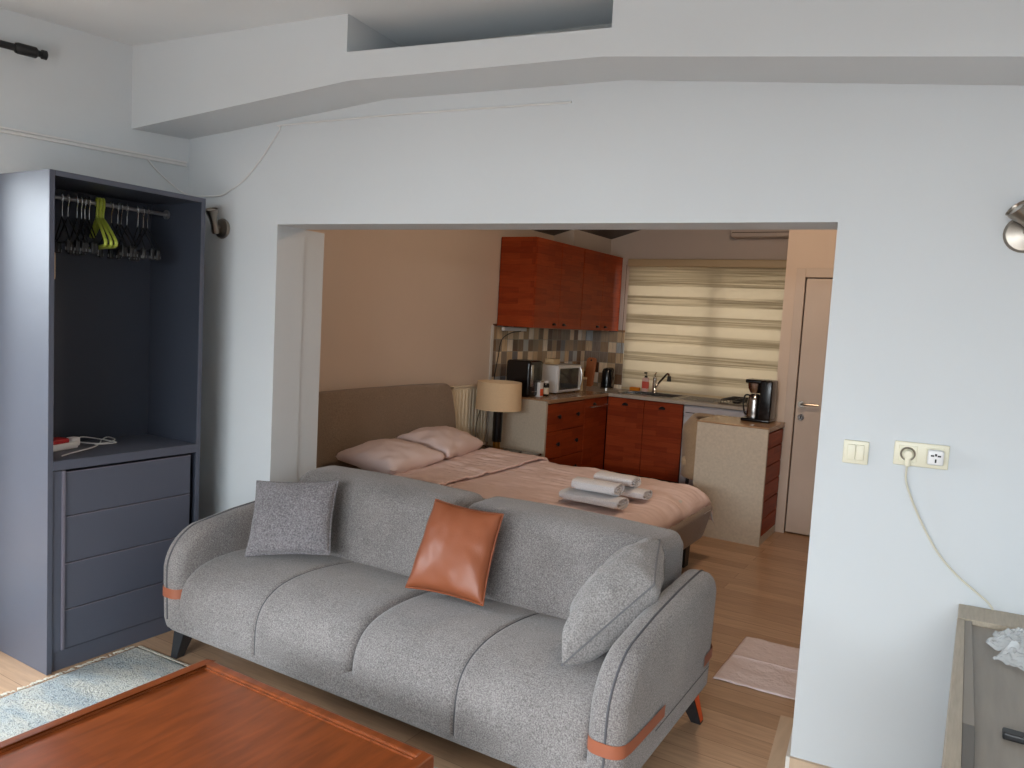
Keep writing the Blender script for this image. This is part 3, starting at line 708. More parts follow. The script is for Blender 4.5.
# arms
def arc(cx, cy, r, a0, a1, n): return [(cx + r * cos(math.radians(a0 + (a1 - a0) * k / n)), cy + r * sin(math.radians(a0 + (a1 - a0) * k / n))) for k in range(n + 1)]
outline = [(.0, .20), (-.004, .38)] + [(p[0], p[1]) for p in arc(.20, .405, .205, 172, 105, 8)] + [(.35, .632), (.60, .652)] + arc(.84, .545, .115, 88, 5, 8) + [(.950, .19)] + [(.93, .155), (.012, .155)]
outline = outline[::-1]
def arm(sgn):
    xo = xl - .015 if sgn < 0 else xr + .015
    cx = xo - sgn * .06
    def lean(y, z): return (z - .155) * .02
    g = G(); rim = g.slab(outline, .125, .045, 6, lambda u, v, w: (cx + w + sgn * lean(u, v) * 1.0, u, v), bulge=.010)
    o = g.make('arm', SF, T, angle=50)
    # piping where the side meets the front strip
    g = G(); w = sgn * .008
    loop = [(cx + w + sgn * lean(u, v), u, v) for u, v in outline if v > .17]
    g.tube(loop, .0042, 8); g.make('arm_piping', M['sofa_pipe'], o)
    # leather band round the front, ends on the outer face
    g = G(); zb0, zb1 = .300, .343
    xface = xo + sgn * .0105
    def band(pts):
        V = []; 
        for (x, y) in pts: V += [(x + sgn * lean(y, zb0), y, zb0), (x + sgn * lean(y, zb1), y, zb1)]
        n = len(pts); g.add(V, [(2 * k, 2 * k + 2, 2 * k + 3, 2 * k + 1) for k in range(n - 1)])
    e = .0025
    fr = [(cx - sgn * (.0625), .03)] + [(cx - sgn * (.0175 + .045 * cos(math.radians(a))) , .043 - .045 * sin(math.radians(a)) - e - .003) for a in range(20, 91, 14)]
    fr += [(cx + sgn * (.0175 + (.045 + e) * sin(math.radians(a))), .043 - .003 - (.045 + e) * cos(math.radians(a))) for a in range(0, 91, 15)]
    fr += [(cx + sgn * (.0625 + e + .0015 + .010 * (1 - ((.035 + .031 * k - .48) / .48) ** 2)), .035 + .31 * k / 10) for k in range(1, 11)]
    band(fr); g.make('leather_band', M['band'], o)
    g = G(); rr = [(cx + sgn * (.0625 + e + .002 + .010 * (1 - ((.32 + .02 * k) / .48) ** 2)), .80 + .02 * k) for k in range(7)] + [(cx + sgn * (.055), .948), (cx + sgn * .03, .960)]
    band(rr); g.make('leather_band', M['band'], o)
    # long stitched line along the outer face
    g = G(); g.tube([(cx + sgn * (.0725), .28 + .6 * k / 8, .275 + .0 * k) for k in range(9)], .0011, 5); g.make('stitch_line', M['sofa_pipe'], o)
    return o
arm(-1); arm(1)
# backrest frame and cushions
g = G(); g.rbox((-1.0, .80, .15), (.967, .965, .755), .035, 4, 8); g.make('back_frame', SF, T)
def backc(x0, x1, rr=.07):
    g = G()
    def tf(x, y, z):
        u = (x - x0) / (x1 - x0); k = (z - .40) / .40
        puff = .02 * sin(pi * min(max(u, 0), 1)) ** .6 * sin(pi * min(max(k, 0), 1))
        y2 = y + .36 * (z - .40) - (puff if y < .7 else 0)
        z2 = z + (.012 * sin(pi * u) if z > .7 else 0)
        return (x, y2 + .003 * nz(x * 5, z * 5), z2)
    g.rbox((x0, .565, .39), (x1, .82, .782), rr, 6, 12, tf=tf)
    return g.make('back_cushion', SF, T, angle=60)
backc(-1.0, .032, .07); backc(.034, .97, .05)
# legs
def leg(sx, sy, film=False):
    g = G(); x0 = (xl + .055) if sx < 0 else (xr - .055); y0 = .085 if sy < 0 else .885
    a, b = .036, .020
    dx, dy = sx * .035, (-.02 if sy < 0 else .065)
    g.hexa([(x0 + dx - b, y0 + dy - b, 0), (x0 + dx + b, y0 + dy - b, 0), (x0 + dx + b, y0 + dy + b, 0), (x0 + dx - b, y0 + dy + b, 0), (x0 - a, y0 - a, .15), (x0 + a, y0 - a, .15), (x0 + a, y0 + a, .15), (x0 - a, y0 + a, .15)])
    o = g.make('leg', M['blackleg'], T, smooth=False, bevel=.002)
    if film:
        g = G(); e = .002; k = .78
        xx = lambda z, s: x0 + dx * (1 - z / .15) + s * (b + (a - b) * z / .15) * 1
        yy = lambda z, s: y0 + dy * (1 - z / .15) + s * (b + (a - b) * z / .15) * 1
        g.add([(xx(.012, 1) + e, yy(.012, -k), .012), (xx(.012, 1) + e, yy(.012, k), .012), (xx(.14, 1) + e, yy(.14, k), .14), (xx(.14, 1) + e, yy(.14, -k), .14)], [(0, 1, 2, 3)])
        o2 = g.make('orange_film', M['orange'], o, smooth=False); o2['label'] = 'bright orange strip on the face of the leg'
leg(-1, -1); leg(1, -1); leg(-1, 1); leg(1, 1, True)

# ------------------------------------------------------------------ throw pillows
def cushion_mesh(TL, TR, BR, BL, th, wr=.004, seed=0, concave=.03, n=36, power=.42, tip=0.0):
    TL, TR, BR, BL = map(Vector, (TL, TR, BR, BL))
    c = (TL + TR + BR + BL) / 4; nn = (TR - BL).cross(TL - BR).normalized()
    g = G(); edge = []
    def pos(u, v, sgn):
        # pull the edges in between the corners
        uu = .5 + (u - .5) * (1 - concave * 2 * (1 - (2 * v - 1) ** 2)); vv = .5 + (v - .5) * (1 - concave * 2 * (1 - (2 * u - 1) ** 2))
        p = (BL * (1 - uu) + BR * uu) * (1 - vv) + (TL * (1 - uu) + TR * uu) * vv
        a = max(0, (1 - (2 * u - 1) ** 2)) * max(0, (1 - (2 * v - 1) ** 2))
        h = th / 2 * a ** power
        cr = min(u, 1 - u, v, 1 - v)
        w = wr * nz(u * 7 + seed, v * 7, seed * 3.1) * min(1, a * 6) + wr * 1.2 * sin((u + v) * 16 + seed) * math.exp(-cr * 9) * (a > 0)
        return p + nn * (sgn * (h + (w if a > 0 else 0)))
    for sgn in (1, -1): g.grid(lambda u, v: pos(u, v, sgn), n, n)
    for k in range(n): edge.append(pos(k / n, 0, 1))
    for k in range(n): edge.append(pos(1, k / n, 1))
    for k in range(n): edge.append(pos(1 - k / n, 1, 1))
    for k in range(n): edge.append(pos(0, 1 - k / n, 1))
    return g, edge, nn, c
def throw(label, cs, th, m, seed, wr=.004, seam=True, name='throw_pillow', seamm=None, concave=.03, cat='pillow', power=.42, group=None):
    c = sum((Vector(p) for p in cs), Vector()) / 4; zmin = min(p[2] for p in cs)
    base = Vector((c.x, c.y, zmin))
    cs = [Vector(p) - base for p in cs]
    g, edge, nn, _ = cushion_mesh(*cs, th, wr, seed, concave, power=power)
    t = thing(name, label, cat, base, 0, group)
    g.make('cover', m, t, angle=80)
    if seam:
        g = G(); g.tube(edge, .0035, 6, closed=True); g.make('seam', seamm or m, t)
    return t
throw('square grey boucle cushion against the left end of the sofa', [(-2.885, 2.47, .772), (-2.53, 2.645, .80), (-2.425, 2.50, .50), (-2.775, 2.32, .462)], .15, M['boucle'], 1, .003)
throw('square tan leather cushion standing in the middle of the sofa', [(-1.955, 2.645, .812), (-1.60, 2.63, .812), (-1.56, 2.45, .492), (-1.92, 2.42, .490)], .15, M['leather'], 2, .003)
throw('square plain grey cushion slumped against the right sofa arm', [(-1.19, 2.60, .52), (-.99, 2.80, .79), (-.90, 2.52, .71), (-1.095, 2.225, .468)], .235, M['pillowgrey'], 3, .008, seamm=M['pillowseam'], concave=.015, power=.36)

# ------------------------------------------------------------------ coffee table and rug
T = thing('coffee_table', 'low coffee table with raised rim and glossy red-brown wooden top', 'coffee table', (-1.637, 1.10, 0))
x0, x1, y0, y1, zt = -.477, .477, -.70, .522, .42
g = G(); g.box((x0 + .03, y0 + .03, zt - .035), (x1 - .03, y1 - .03, zt - .012)); g.make('tabletop', M['table'], T, smooth=False)
g = G(); w = .034
def rimseg(a, b, c, d): g.box(a, b)
g.box((x0, y0, zt - .05), (x0 + w, y1, zt)); g.box((x1 - w, y0, zt - .05), (x1, y1, zt)); g.box((x0 + w, y0, zt - .05), (x1 - w, y0 + w, zt)); g.box((x0 + w, y1 - w, zt - .05), (x1 - w, y1, zt))
rim = g.make('rim', M['table'], T, smooth=False, bevel=.006)
g = G(); w2 = .042
g.box((x0 + w, y0 + w, zt - .014), (x0 + w2, y1 - w, zt - .006)); g.box((x1 - w2, y0 + w, zt - .014), (x1 - w, y1 - w, zt - .006)); g.box((x0 + w2, y1 - w2, zt - .014), (x1 - w2, y1 - w, zt - .006))
g.make('inner_moulding', M['table'], rim, smooth=False, bevel=.003)
for sx in (-1, 1):
    for sy in (0, 1):
        g = G(); lx = sx * .43; ly = (y0 + .06) if sy == 0 else (y1 - .06)
        g.hexa([(lx - .02, ly - .02, 0.012), (lx + .02, ly - .02, 0.012), (lx + .02, ly + .02, 0.012), (lx - .02, ly + .02, 0.012), (lx - .032, ly - .032, zt - .05), (lx + .032, ly - .032, zt - .05), (lx + .032, ly + .032, zt - .05), (lx - .032, ly + .032, zt - .05)]); g.make('leg', M['table'], T, smooth=False, bevel=.003)
g = G(); g.box((x0 + .02, y0 + .02, zt - .10), (x1 - .02, y0 + .04, zt - .05)); g.box((x0 + .02, y1 - .04, zt - .10), (x1 - .02, y1 - .02, zt - .05)); g.box((x0 + .02, y0 + .04, zt - .10), (x0 + .04, y1 - .04, zt - .05)); g.box((x1 - .04, y0 + .04, zt - .10), (x1 - .02, y1 - .04, zt - .05)); g.make('apron', M['table'], T, smooth=False)
T = thing('rug', 'shaggy pale blue-grey and cream rug under the coffee table', 'rug', (-2.0, 1.25, 0), math.radians(2.0))
g = G()
def rugf(u, v):
    x = -1.17 + 2.34 * u; y = -.93 + 1.80 * v
    e = min(u, 1 - u, v, 1 - v); z = .010 + .003 * nz(x * 22, y * 22) + .002 * nz(x * 60, y * 60)
    if e <= 0: z = .001; x += .006 * nz(y * 40, x); y += .006 * nz(x * 40, y)
    return (x, y, z)
g.grid(rugf, 150, 120); g.make('pile', M['rug'], T)
g = G(); rnd = random.Random(3)
for k in range(520):
    if k < 300:
        s = rnd.random(); x = -1.17; y = -.9 + 1.76 * s; dx, dy = -rnd.uniform(.01, .03), rnd.uniform(-.012, .012)
    else:
        s = rnd.random(); x = -1.16 + .5 * s; y = .865; dx, dy = rnd.uniform(-.012, .012), rnd.uniform(.008, .02)
    g.tube([(x, y, .008), (x + dx * .5, y + dy * .5, .008), (x + dx, y + dy, .003)], .0022, 4)
stuff(g.make('fringe', M['fringe'], T))

# ------------------------------------------------------------------ bed
T = thing('bed', 'double bed with taupe padded headboard and frame, pink bedding', 'bed', (-2.6, 4.5, 0))
bx0, bx1, by0, by1 = -1.10, 1.10, -.79, .76
g = G(); hb = [(by0 - .03, .12), (by1 + .06, .12), (by1 + .085, .62), (by1 + .05, .80), (by1 - .015, 1.0)] + arc(by1 - .09, .975, .07, 20, 85, 4) + [(.3, 1.052), (-.4, 1.048), (by0 + .1, 1.043)] + arc(by0 + .05, .96, .08, 95, 165, 4) + [(by0 - .03, .8)]
g.slab(hb, .11, .035, 4, lambda u, v, w: (-1.205 + w - .00 * v, u, v), bulge=.008); g.make('headboard', M['taupe'], T, angle=60)
def frtf(x, y, z):
    k = (z - .15) / .27; o = .06 * (k - 1)
    return (x + o * (1 if x > 0 else 0) * min(1, max(0, x / .9)), y + o * (y / .75), z)
g = G(); g.rbox((bx0 - .05, by0, .15), (bx1 + .02, by1 + .02, .42), .05, 5, 10, tf=frtf); g.make('frame', M['taupe'], T, angle=60)
g = G(); g.rbox((bx0 + .02, by0 + .06, .36), (bx1 - .05, by1 - .05, .50), .05, 4, 8); g.make('mattress', M['sheet'], T)
for sx in (-1, 1):
    for sy in (-1, 1):
        g = G(); lx = sx * .98; ly = sy * .52; g.hexa([(lx - .04, ly - .04, 0), (lx + .04, ly - .04, 0), (lx + .04, ly + .04, 0), (lx - .04, ly + .04, 0), (lx - .045, ly - .045, .16), (lx + .045, ly - .045, .16), (lx + .045, ly + .045, .16), (lx - .045, ly + .045, .16)]); g.make('leg', M['black'], T, smooth=False, bevel=.003)
# duvet drawn over the mattress
def duvet_sheet(xa, xb, lift, droop, seed, thick=.03):
    g = G()
    def fn(u, v):
        x = xa + (xb - xa) * u; y = (by0 - .005) + (by1 + .035 - by0) * v
        ey = min(v, 1 - v) * (by1 - by0 + .04); ex = (1 - u) * (xb - xa)
        def fall(e, w, d): return -d * (1 - sqrt(max(0, 1 - (1 - min(e / w, 1)) ** 2)))
        z = lift + fall(ey, .13, .125) + (fall(ex, .16, .115) if droop else 0)
        z -= .025 * max(0, (x - .55)) 
        wr = .012 * nz(x * 3.2 + seed, y * 5) + .007 * nz(x * 8, y * 12, seed) + .009 * nz(x * 3, y * 26, seed) + .004 * nz(x * 24, y * 20, seed)
        return (x, y, z + wr)
    g.grid(fn, 130, 130)
    return g, fn
g, fn = duvet_sheet(-.62, bx1 + .0, .532, True, 2)
o = g.make('duvet', M['duvet'], T, angle=80); sm = o.modifiers.new('thick', 'SOLIDIFY'); sm.thickness = .022; sm.offset = -1
g, fn = duvet_sheet(-.74, -.21, .545, False, 5)
o2 = g.make('duvet_fold', M['duvet'], T, angle=80); sm = o2.modifiers.new('thick', 'SOLIDIFY'); sm.thickness = .018; sm.offset = 1
g = G(); g.grid(lambda u, v: (bx1 - .09 + .095 * u, by1 - .22 + .25 * v, .475 - .012 * u - .09 * u * u - .11 * max(0, v - .6) / .4 + .006 * nz(u * 4, v * 6)), 16, 20)
o3 = g.make('sheet_corner', M['sheet'], T, angle=80); sm = o3.modifiers.new('thick', 'SOLIDIFY'); sm.thickness = .008; sm.offset = 1
throw('pale pink bed pillow nearer the sofa', [(-3.66, 3.78, .62), (-3.66, 4.36, .655), (-3.17, 4.39, .61), (-3.13, 3.77, .60)], .20, M['bedpillow'], 4, .010, seam=False, name='bed_pillow', concave=.03, power=.42)
throw('pale pink bed pillow nearer the lamp', [(-3.68, 4.43, .68), (-3.68, 5.02, .67), (-3.30, 5.08, .61), (-3.18, 4.43, .61)], .21, M['bedpillow'], 6, .010, seam=False, name='bed_pillow', concave=.03, power=.42)
# folded towels
def towel(label, x0, x1, y, z, w, h, seed, rz=0):
    t = thing('folded_towel', label, 'towel', ((x0 + x1) / 2, y, z), rz, 'folded white towels on the bed')
    L = (x1 - x0) / 2
    path = []
    turns = 2.4; n = 90
    for k in range(n + 1):
        f = k / n; a = -pi / 2 + 2 * pi * turns * f; s = .12 + .88 * (1 - f)
        rx = w / 2 * s; rz_ = h / 2 * s
        ca, sa = cos(a), sin(a)
        px = rx * (abs(ca) ** .7) * (1 if ca > 0 else -1); pz = rz_ * (abs(sa) ** .8) * (1 if sa > 0 else -1)
        path.append((px, pz + h / 2))
    th = h * .13
    V = []; F = []
    nx = 16
    ring = []
    P = [Vector((a, b)) for a, b in path]
    outer = []; inner = []
    for k in range(n + 1):
        d = (P[min(k + 1, n)] - P[max(k - 1, 0)]).normalized(); nn = Vector((d.y, -d.x))
        outer.append(P[k]); inner.append(P[k] - nn * th)
    prof = outer + inner[::-1]
    m = len(prof)
    for j in range(nx + 1):
        s = 2 * j / nx - 1; x = L * s
        for i, p in enumerate(prof):
            e = .006 * nz(p.x * 20 + seed, p.y * 20, s)
            V.append((x + (e * 1.2 if j in (0, nx) else 0), p.x * (1 + .04 * nz(s * 2, seed)), max(.001, p.y + .002 * nz(s * 4, p.x * 20, seed))))
    for j in range(nx):
        for k in range(m): F.append((j * m + k, j * m + (k + 1) % m, (j + 1) * m + (k + 1) % m, (j + 1) * m + k))
    for j in (0, nx):
        for k in range(n): F.append((j * m + k, j * m + k + 1, j * m + m - 2 - k, j * m + m - 1 - k))
    g = G(); g.add(V, F); g.make('terry_cloth', M['towel'], t, angle=50, weld=False)
    g = G(); g.rbox((-L + .02, -w * .36, h * .2), (L - .012, w * .36, h * .8), .012, 3, 2); g.make('inner_fold', M['towel'], t)
    return t
towel('white folded towel at the bottom of the stack nearer the sofa', -2.07, -1.69, 4.10, .543, .20, .072, 1, -.03)
towel('white folded towel on top of the stack nearer the sofa', -2.01, -1.73, 4.12, .612, .18, .078, 2, .02)
towel('white folded towel at the bottom of the stack nearer the kitchen', -2.0, -1.68, 4.46, .540, .18, .066, 3, -.02)
towel('white folded towel on top of the stack nearer the kitchen', -2.02, -1.76, 4.46, .605, .18, .07, 4, -.02)

# ------------------------------------------------------------------ radiator, nightstand, lamp
T = thing('radiator', 'cream ribbed radiator on the wall between headboard and kitchen', 'radiator', (KX, 5.62, 0))
for yy in (-.22, .25):
    g = G(); g.cyl((.045, yy, 0), (.045, yy, .36), .009, n=10); g.make('pipe', M['cream'], T)
g = G(); g.rbox((.03, -.26, .35), (.055, .30, 1.0), .008, 2, 2); g.make('body', M['cream'], T)
g = G()
for k in range(11): g.rbox((.05, -.245 + .05 * k, .39), (.062, -.215 + .05 * k, .97), .005, 2, 1)
g.make('ribs', M['cream'], T)
g = G(); g.rbox((.025, -.265, .995), (.075, .305, 1.008), .004, 2, 1); g.make('top_grille', M['cream'], T)
g = G()
for yy in (-.2, .24): g.box((.0, yy, .45), (.032, yy + .03, .9))
g.make('wall_bracket', M['cream'], T, smooth=False)
T = thing('nightstand', 'dark brown nightstand with a thin glossy top beside the bed', 'nightstand', (-3.56, 5.63, 0))
g = G(); g.rbox((-.24, -.22, .435), (.36, .22, .455), .006, 2, 1); g.make('tabletop', M['darkglass'], T)
g = G(); g.box((-.20, -.19, .18), (.33, .19, .435)); g.make('body', M['darkglass'], T, smooth=False, bevel=.002)
d = part('drawer', [((.33, -.185, .20), (.345, .185, .42))], M['darkglass'], T)
g = G(); g.lathe([(0, 0), (.006, 0), (.006, .012), (.012, .018), (.01, .026), (0, .027)], (.345, 0, .31), 14, 'x'); g.make('knob', M['brass'], d)
for sx in (-1, 1):
    for sy in (-1, 1):
        g = G(); g.cyl((.065 + sx * .23, sy * .16, 0), (.065 + sx * .23, sy * .16, .18), .012, .018, 12); g.make('leg', M['black'], T)
g = G(); g.rbox((.0, -.04, .0), (.17, .16, .006), .002, 1, 1); o = g.make('tray', M['blackgloss']); o.location = (-3.53, 5.62, .456); tag(o, 'thin black tray on the nightstand in front of the lamp', 'tray')
T = thing('table_lamp', 'table lamp with beige drum shade and black stem on a brass foot', 'lamp', (-3.605, 5.74, .4555))
g = G(); g.lathe([(0, 0), (.062, 0), (.062, .006), (.034, .010), (.034, .065), (0, .065)], (0, 0, 0), 28); g.make('foot', M['brass'], T)
g = G(); g.lathe([(0, .065), (.042, .065), (.042, .35), (.010, .355), (.010, .42), (0, .42)], (0, 0, 0), 24); g.make('stem', M['blackgloss'], T)
g = G(); r1, r0 = .196, .204; z0s, z1s = .355, .60
n = 48; V = []; 
for (r, z) in ((r0, z0s), (r1, z1s), (r1 - .004, z1s), (r0 - .004, z0s)):
    for k in range(n): V.append((r * cos(2 * pi * k / n), r * sin(2 * pi * k / n), z))
F = [(i * n + k, i * n + (k + 1) % n, ((i + 1) % 4) * n + (k + 1) % n, ((i + 1) % 4) * n + k) for i in range(4) for k in range(n)]
g.add(V, F); sh = g.make('lamp_shade', M['shade'], T, angle=30)
g = G()
for a in (0, 2 * pi / 3, 4 * pi / 3): g.tube([(0, 0, .42), (r1 * .98 * cos(a), r1 * .98 * sin(a), .56)], .002, 5)
g.make('shade_wires', M['brass'], sh)
g = G(); g.lathe([(0, .42), (.018, .42), (.03, .47), (.022, .505), (0, .515)], (0, 0, 0), 16); g.make('bulb', M['white'], T)
g = G(); g.tube(smoothpath([(-.05, 0, .008), (-.10, -.03, .01), (-.16, -.10, .09), (-.19, -.04, .25), (-.215, .1, .42)], 5), .003, 6); g.make('cord', M['black'], T)

# ------------------------------------------------------------------ kitchen
def cup(par, c, out, m=None, w=.028):
    """half-moon cup pull; out = direction it sticks out ('x+', 'y-')"""
    g = G(); nseg = 10; V = []
    for j in range(5):
        b = pi / 2 * j / 4
        for k in range(nseg + 1):
            a = pi * k / nseg
            u = w * cos(a) * cos(b * .0 + 0) * (1 - .15 * j / 4); v = w * .85 * sin(a) * cos(b); h = .022 * sin(b)
            V.append((u, v, h))
    F = [(j * (nseg + 1) + k, j * (nseg + 1) + k + 1, (j + 1) * (nseg + 1) + k + 1, (j + 1) * (nseg + 1) + k) for j in range(4) for k in range(nseg)]
    if out == 'x+': V = [(c[0] + h, c[1] + u, c[2] + v) for u, v, h in V]
    else: V = [(c[0] + u, c[1] - h, c[2] + v) for u, v, h in V]
    g.add(V, F)
    o = g.make('handle', m or M['black'], par, angle=80); s = o.modifiers.new('t', 'SOLIDIFY'); s.thickness = .003
    return o
def knob(par, c, out):
    g = G(); pr = [(0, 0), (.009, 0), (.008, .012), (.020, .018), (.020, .026), (.012, .031), (0, .032)]
    if out == 'x+': g.lathe(pr, c, 16, 'x')
    else: g.lathe([(r, -z) for r, z in pr], c, 16, 'y')
    return g.make('knob', M['black'], par)
# upper cabinets
def upper(label, y0, y1, group):
    t = thing('wall_cabinet', label, 'cabinet', (KX + .010, y0, 1.545), 0, None); w = y1 - y0; d = .388; h = .82
    part('body', [((0, 0, 0), (d - .02, w, h))], M['cabedge'], t)  # dark body colour paints the shade in the gaps between the doors
    if y0 < 6.3:
        part('end_panel', [((0, -.004, 0), (d - .012, 0, h))], M['cabwoodx'], t, bevel=.001)
    for a, b, hy in ((.004, w / 2 - .003, w / 2 - .09), (w / 2 + .003, w - .006, w / 2 + .11)):
        dd = part('door', [((d - .02, a, .0), (d, b, h - .002))], M['cabwood'], t, bevel=.002)
        cup(dd, (d, hy, .03), 'x+')
    return t
upper('orange wooden wall cabinet nearer the bed', 6.085, 7.045, 'u')
upper('orange wooden wall cabinet next to the window', 7.05, 8.01, 'u')
# under-cabinet light strip with dangling wire
T = thing('cabinet_light', 'thin white light strip with dark wire under the wall cabinets', 'light strip', (KX + .05, 6.10, 1.50))
g = G(); g.rbox((0, 0, 0), (.03, .42, .035), .005, 2, 1); g.make('strip_body', M['white'], T)
g = G(); g.tube(smoothpath([(.035, .3, .0), (.03, .12, -.02), (-.01, .03, -.09), (-.02, .0, -.25), (-.025, -.03, -.40), (-.03, -.05, -.55)], 5), .0045, 6); g.make('wire', M['black'], T)
# lower run along the left wall
CZ = .872
T = thing('base_cabinet', 'orange wooden base cabinet with drawers and a speckled end panel', 'cabinet', (KX + .004, 6.03, 0))
DX = .61
part('carcass', [((0, .03, .09), (DX - .02, .80, CZ))], M['cabedge'], T)
part('end_panel', [((0, 0, 0), (DX, .03, .893))], M['speck'], T)
part('plinth', [((0, .03, 0), (DX - .06, .80, .09))], M['cabedge'], T)
dz = [.10, .355, .61, CZ - .006]
for i in range(3):
    dd = part('drawer', [((DX - .02, .035, dz[i]), (DX, .797, dz[i + 1] - .006))], M['cabwood'], T, bevel=.002)
    for yy in (.24, .62): knob(dd, (DX, yy, (dz[i] + dz[i + 1]) / 2), 'x+')
T = thing('base_cabinet', 'narrow orange wooden base cabinet with a towel bar in the kitchen corner', 'cabinet', (KX + .004, 6.83, 0))
part('carcass', [((0, 0, .09), (DX - .02, .52, CZ)), ((0, 0, 0), (DX - .06, .52, .09))], M['cabedge'], T)
dd = part('door', [((DX - .02, .003, .10), (DX, .517, CZ - .006))], M['cabwood'], T, bevel=.002)
cup(dd, (DX, .2, .80), 'x+')
g = G(); g.tube([(DX, .10, .785), (DX + .035, .10, .785), (DX + .035, .49, .785), (DX, .49, .785)], .006, 8); g.make('towel_bar', M['steel'], T)
# far run under the window
T = thing('sink_cabinet', 'orange wooden sink cabinet with two doors under the window', 'cabinet', (-3.28, 7.35, 0))
part('carcass', [((-.55, .02, .09), (.82, .66, CZ - .16)), ((-.55, .02, .09), (.05, .66, CZ)), ((-.02, .08, 0), (.82, .6, .09))], M['cabedge'], T)
for a, b, h in ((.01, .405, .20), (.41, .815, .60)):
    dd = part('door', [((a, 0, .09), (b, .02, CZ - .006))], M['cabwoodx'], T, bevel=.002); cup(dd, (h, 0, .795), 'y-', w=.034)
T = thing('dishwasher', 'white dishwasher built in beside the orange sink cabinet', 'dishwasher', (-2.455, 7.35, 0))
part('body', [((0, .02, .03), (.60, .60, CZ - .01))], M['whiteapp'], T)
part('plinth', [((.01, .03, 0), (.59, .55, .06))], M['black'], T)
part('door', [((.003, 0, .09), (.597, .02, .755))], M['whiteapp'], T, bevel=.003)
pn = part('control_panel', [((.003, -.004, .762), (.597, .02, CZ - .02))], M['whiteapp'], T, bevel=.003)
part('panel_groove', [((.02, -.006, .79), (.58, -.003, .797))], M['blackgloss'], pn)
T = thing('base_cabinet', 'orange wooden base cabinet under the gas hob', 'cabinet', (-1.845, 7.35, 0))
part('carcass', [((0, .02, 0), (.43, .64, CZ))], M['cabedge'], T); dd = part('door', [((.003, 0, .09), (.427, .02, CZ - .006))], M['cabwoodx'], T); cup(dd, (.2, 0, .79), 'y-')
# worktops
g = G(); g.box((KX + .004, 6.062, CZ), (-3.262, 7.33, .905)); g.box((KX + .004, 6.024, .893), (-3.262, 6.062, .905)); o = g.make('worktop', M['counter'], smooth=False, bevel=.003); tag(o, 'glossy beige-brown worktop on the left kitchen run', 'worktop')
g = G(); g.box((KX + .004, 7.33, CZ), (-3.20, KY - .01, .905)); g.box((-3.20, 7.33, CZ), (-2.62, 7.46, .905)); g.box((-3.20, 7.86, CZ), (-2.62, KY - .01, .905)); g.box((-2.62, 7.33, CZ), (-1.405, KY - .01, .905))
o = g.make('worktop', M['counterl'], smooth=False, bevel=.002); tag(o, 'light worktop with sink under the kitchen window', 'worktop')
T = thing('sink', 'stainless steel inset sink with drainer under the window', 'sink', (-2.91, 7.66, .905))
g = G()
def ringrect(a, b, za, zb):
    pass
g.box((-.30, -.21, .0), (.30, -.19, .006)); g.box((-.30, .19, 0), (.30, .21, .006)); g.box((-.30, -.19, 0), (-.28, .19, .006)); g.box((.28, -.19, 0), (.30, .19, .006))
g.box((-.285, -.20, -.15), (.285, .20, -.145)); g.box((-.285, -.195, -.15), (-.28, .195, .002)); g.box((.28, -.195, -.15), (.285, .195, .002)); g.box((-.285, -.20, -.15), (.285, -.195, .002)); g.box((-.285, .195, -.15), (.285, .20, .002))
g.make('basin', M['steel'], T, smooth=False)
g = G(); g.box((.32, -.20, 0), (.72, .20, .005))
for k in range(8): g.box((.35, -.17 + .045 * k, .005), (.70, -.155 + .045 * k, .008))
g.make('drainer', M['steel'], T, smooth=False)
T = thing('faucet', 'single lever kitchen faucet with a long angled spout at the sink', 'faucet', (-2.98, 7.89, .905))
g = G(); g.lathe([(0, 0), (.03, 0), (.03, .008), (.022, .02), (.022, .15), (.018, .17), (0, .175)], (0, 0, 0), 20); g.make('body', M['chrome'], T)
g = G(); g.tube(smoothpath([(0, 0, .05), (.08, -.06, .13), (.17, -.13, .215), (.20, -.15, .225), (.215, -.16, .20)], 4), .012, 10); sp = g.make('spout', M['steel'], T)
g = G(); g.cyl((.215, -.16, .205), (.215, -.16, .15), .017, .024, 14); g.make('spray_head', M['black'], sp)
g = G(); g.tube([(0, 0, .17), (.0, -.01, .20), (.03, -.05, .225)], .007, 8); g.make('lever', M['chrome'], T)
# soap bottle & sponge
T = thing('soap_bottle', 'coral and white soap bottle with black pump beside the faucet', 'bottle', (-3.10, 7.93, .905))
g = G(); g.rbox((-.035, -.025, 0), (.035, .025, .155), .014, 3, 2); b = g.make('bottle_body', M['pinkw'], T)
g = G(); g.rbox((-.0355, -.0262, .03), (.0355, .0262, .12), .013, 3, 2); g.make('bottle_label', M['pinkred'], b)
g = G(); g.cyl((0, 0, .155), (0, 0, .175), .016, n=16); g.cyl((0, 0, .175), (0, 0, .20), .005, n=8); g.rbox((-.012, -.035, .198), (.012, .012, .215), .005, 2, 1); g.make('pump', M['black'], T)
g = G(); g.rbox((-.055, -.03, 0), (.055, .03, .038), .008, 3, 2); o = g.make('sponge', M['sponge']); o.location = (-3.22, 7.93, .9055); tag(o, 'orange sponge lying left of the soap bottle', 'sponge')
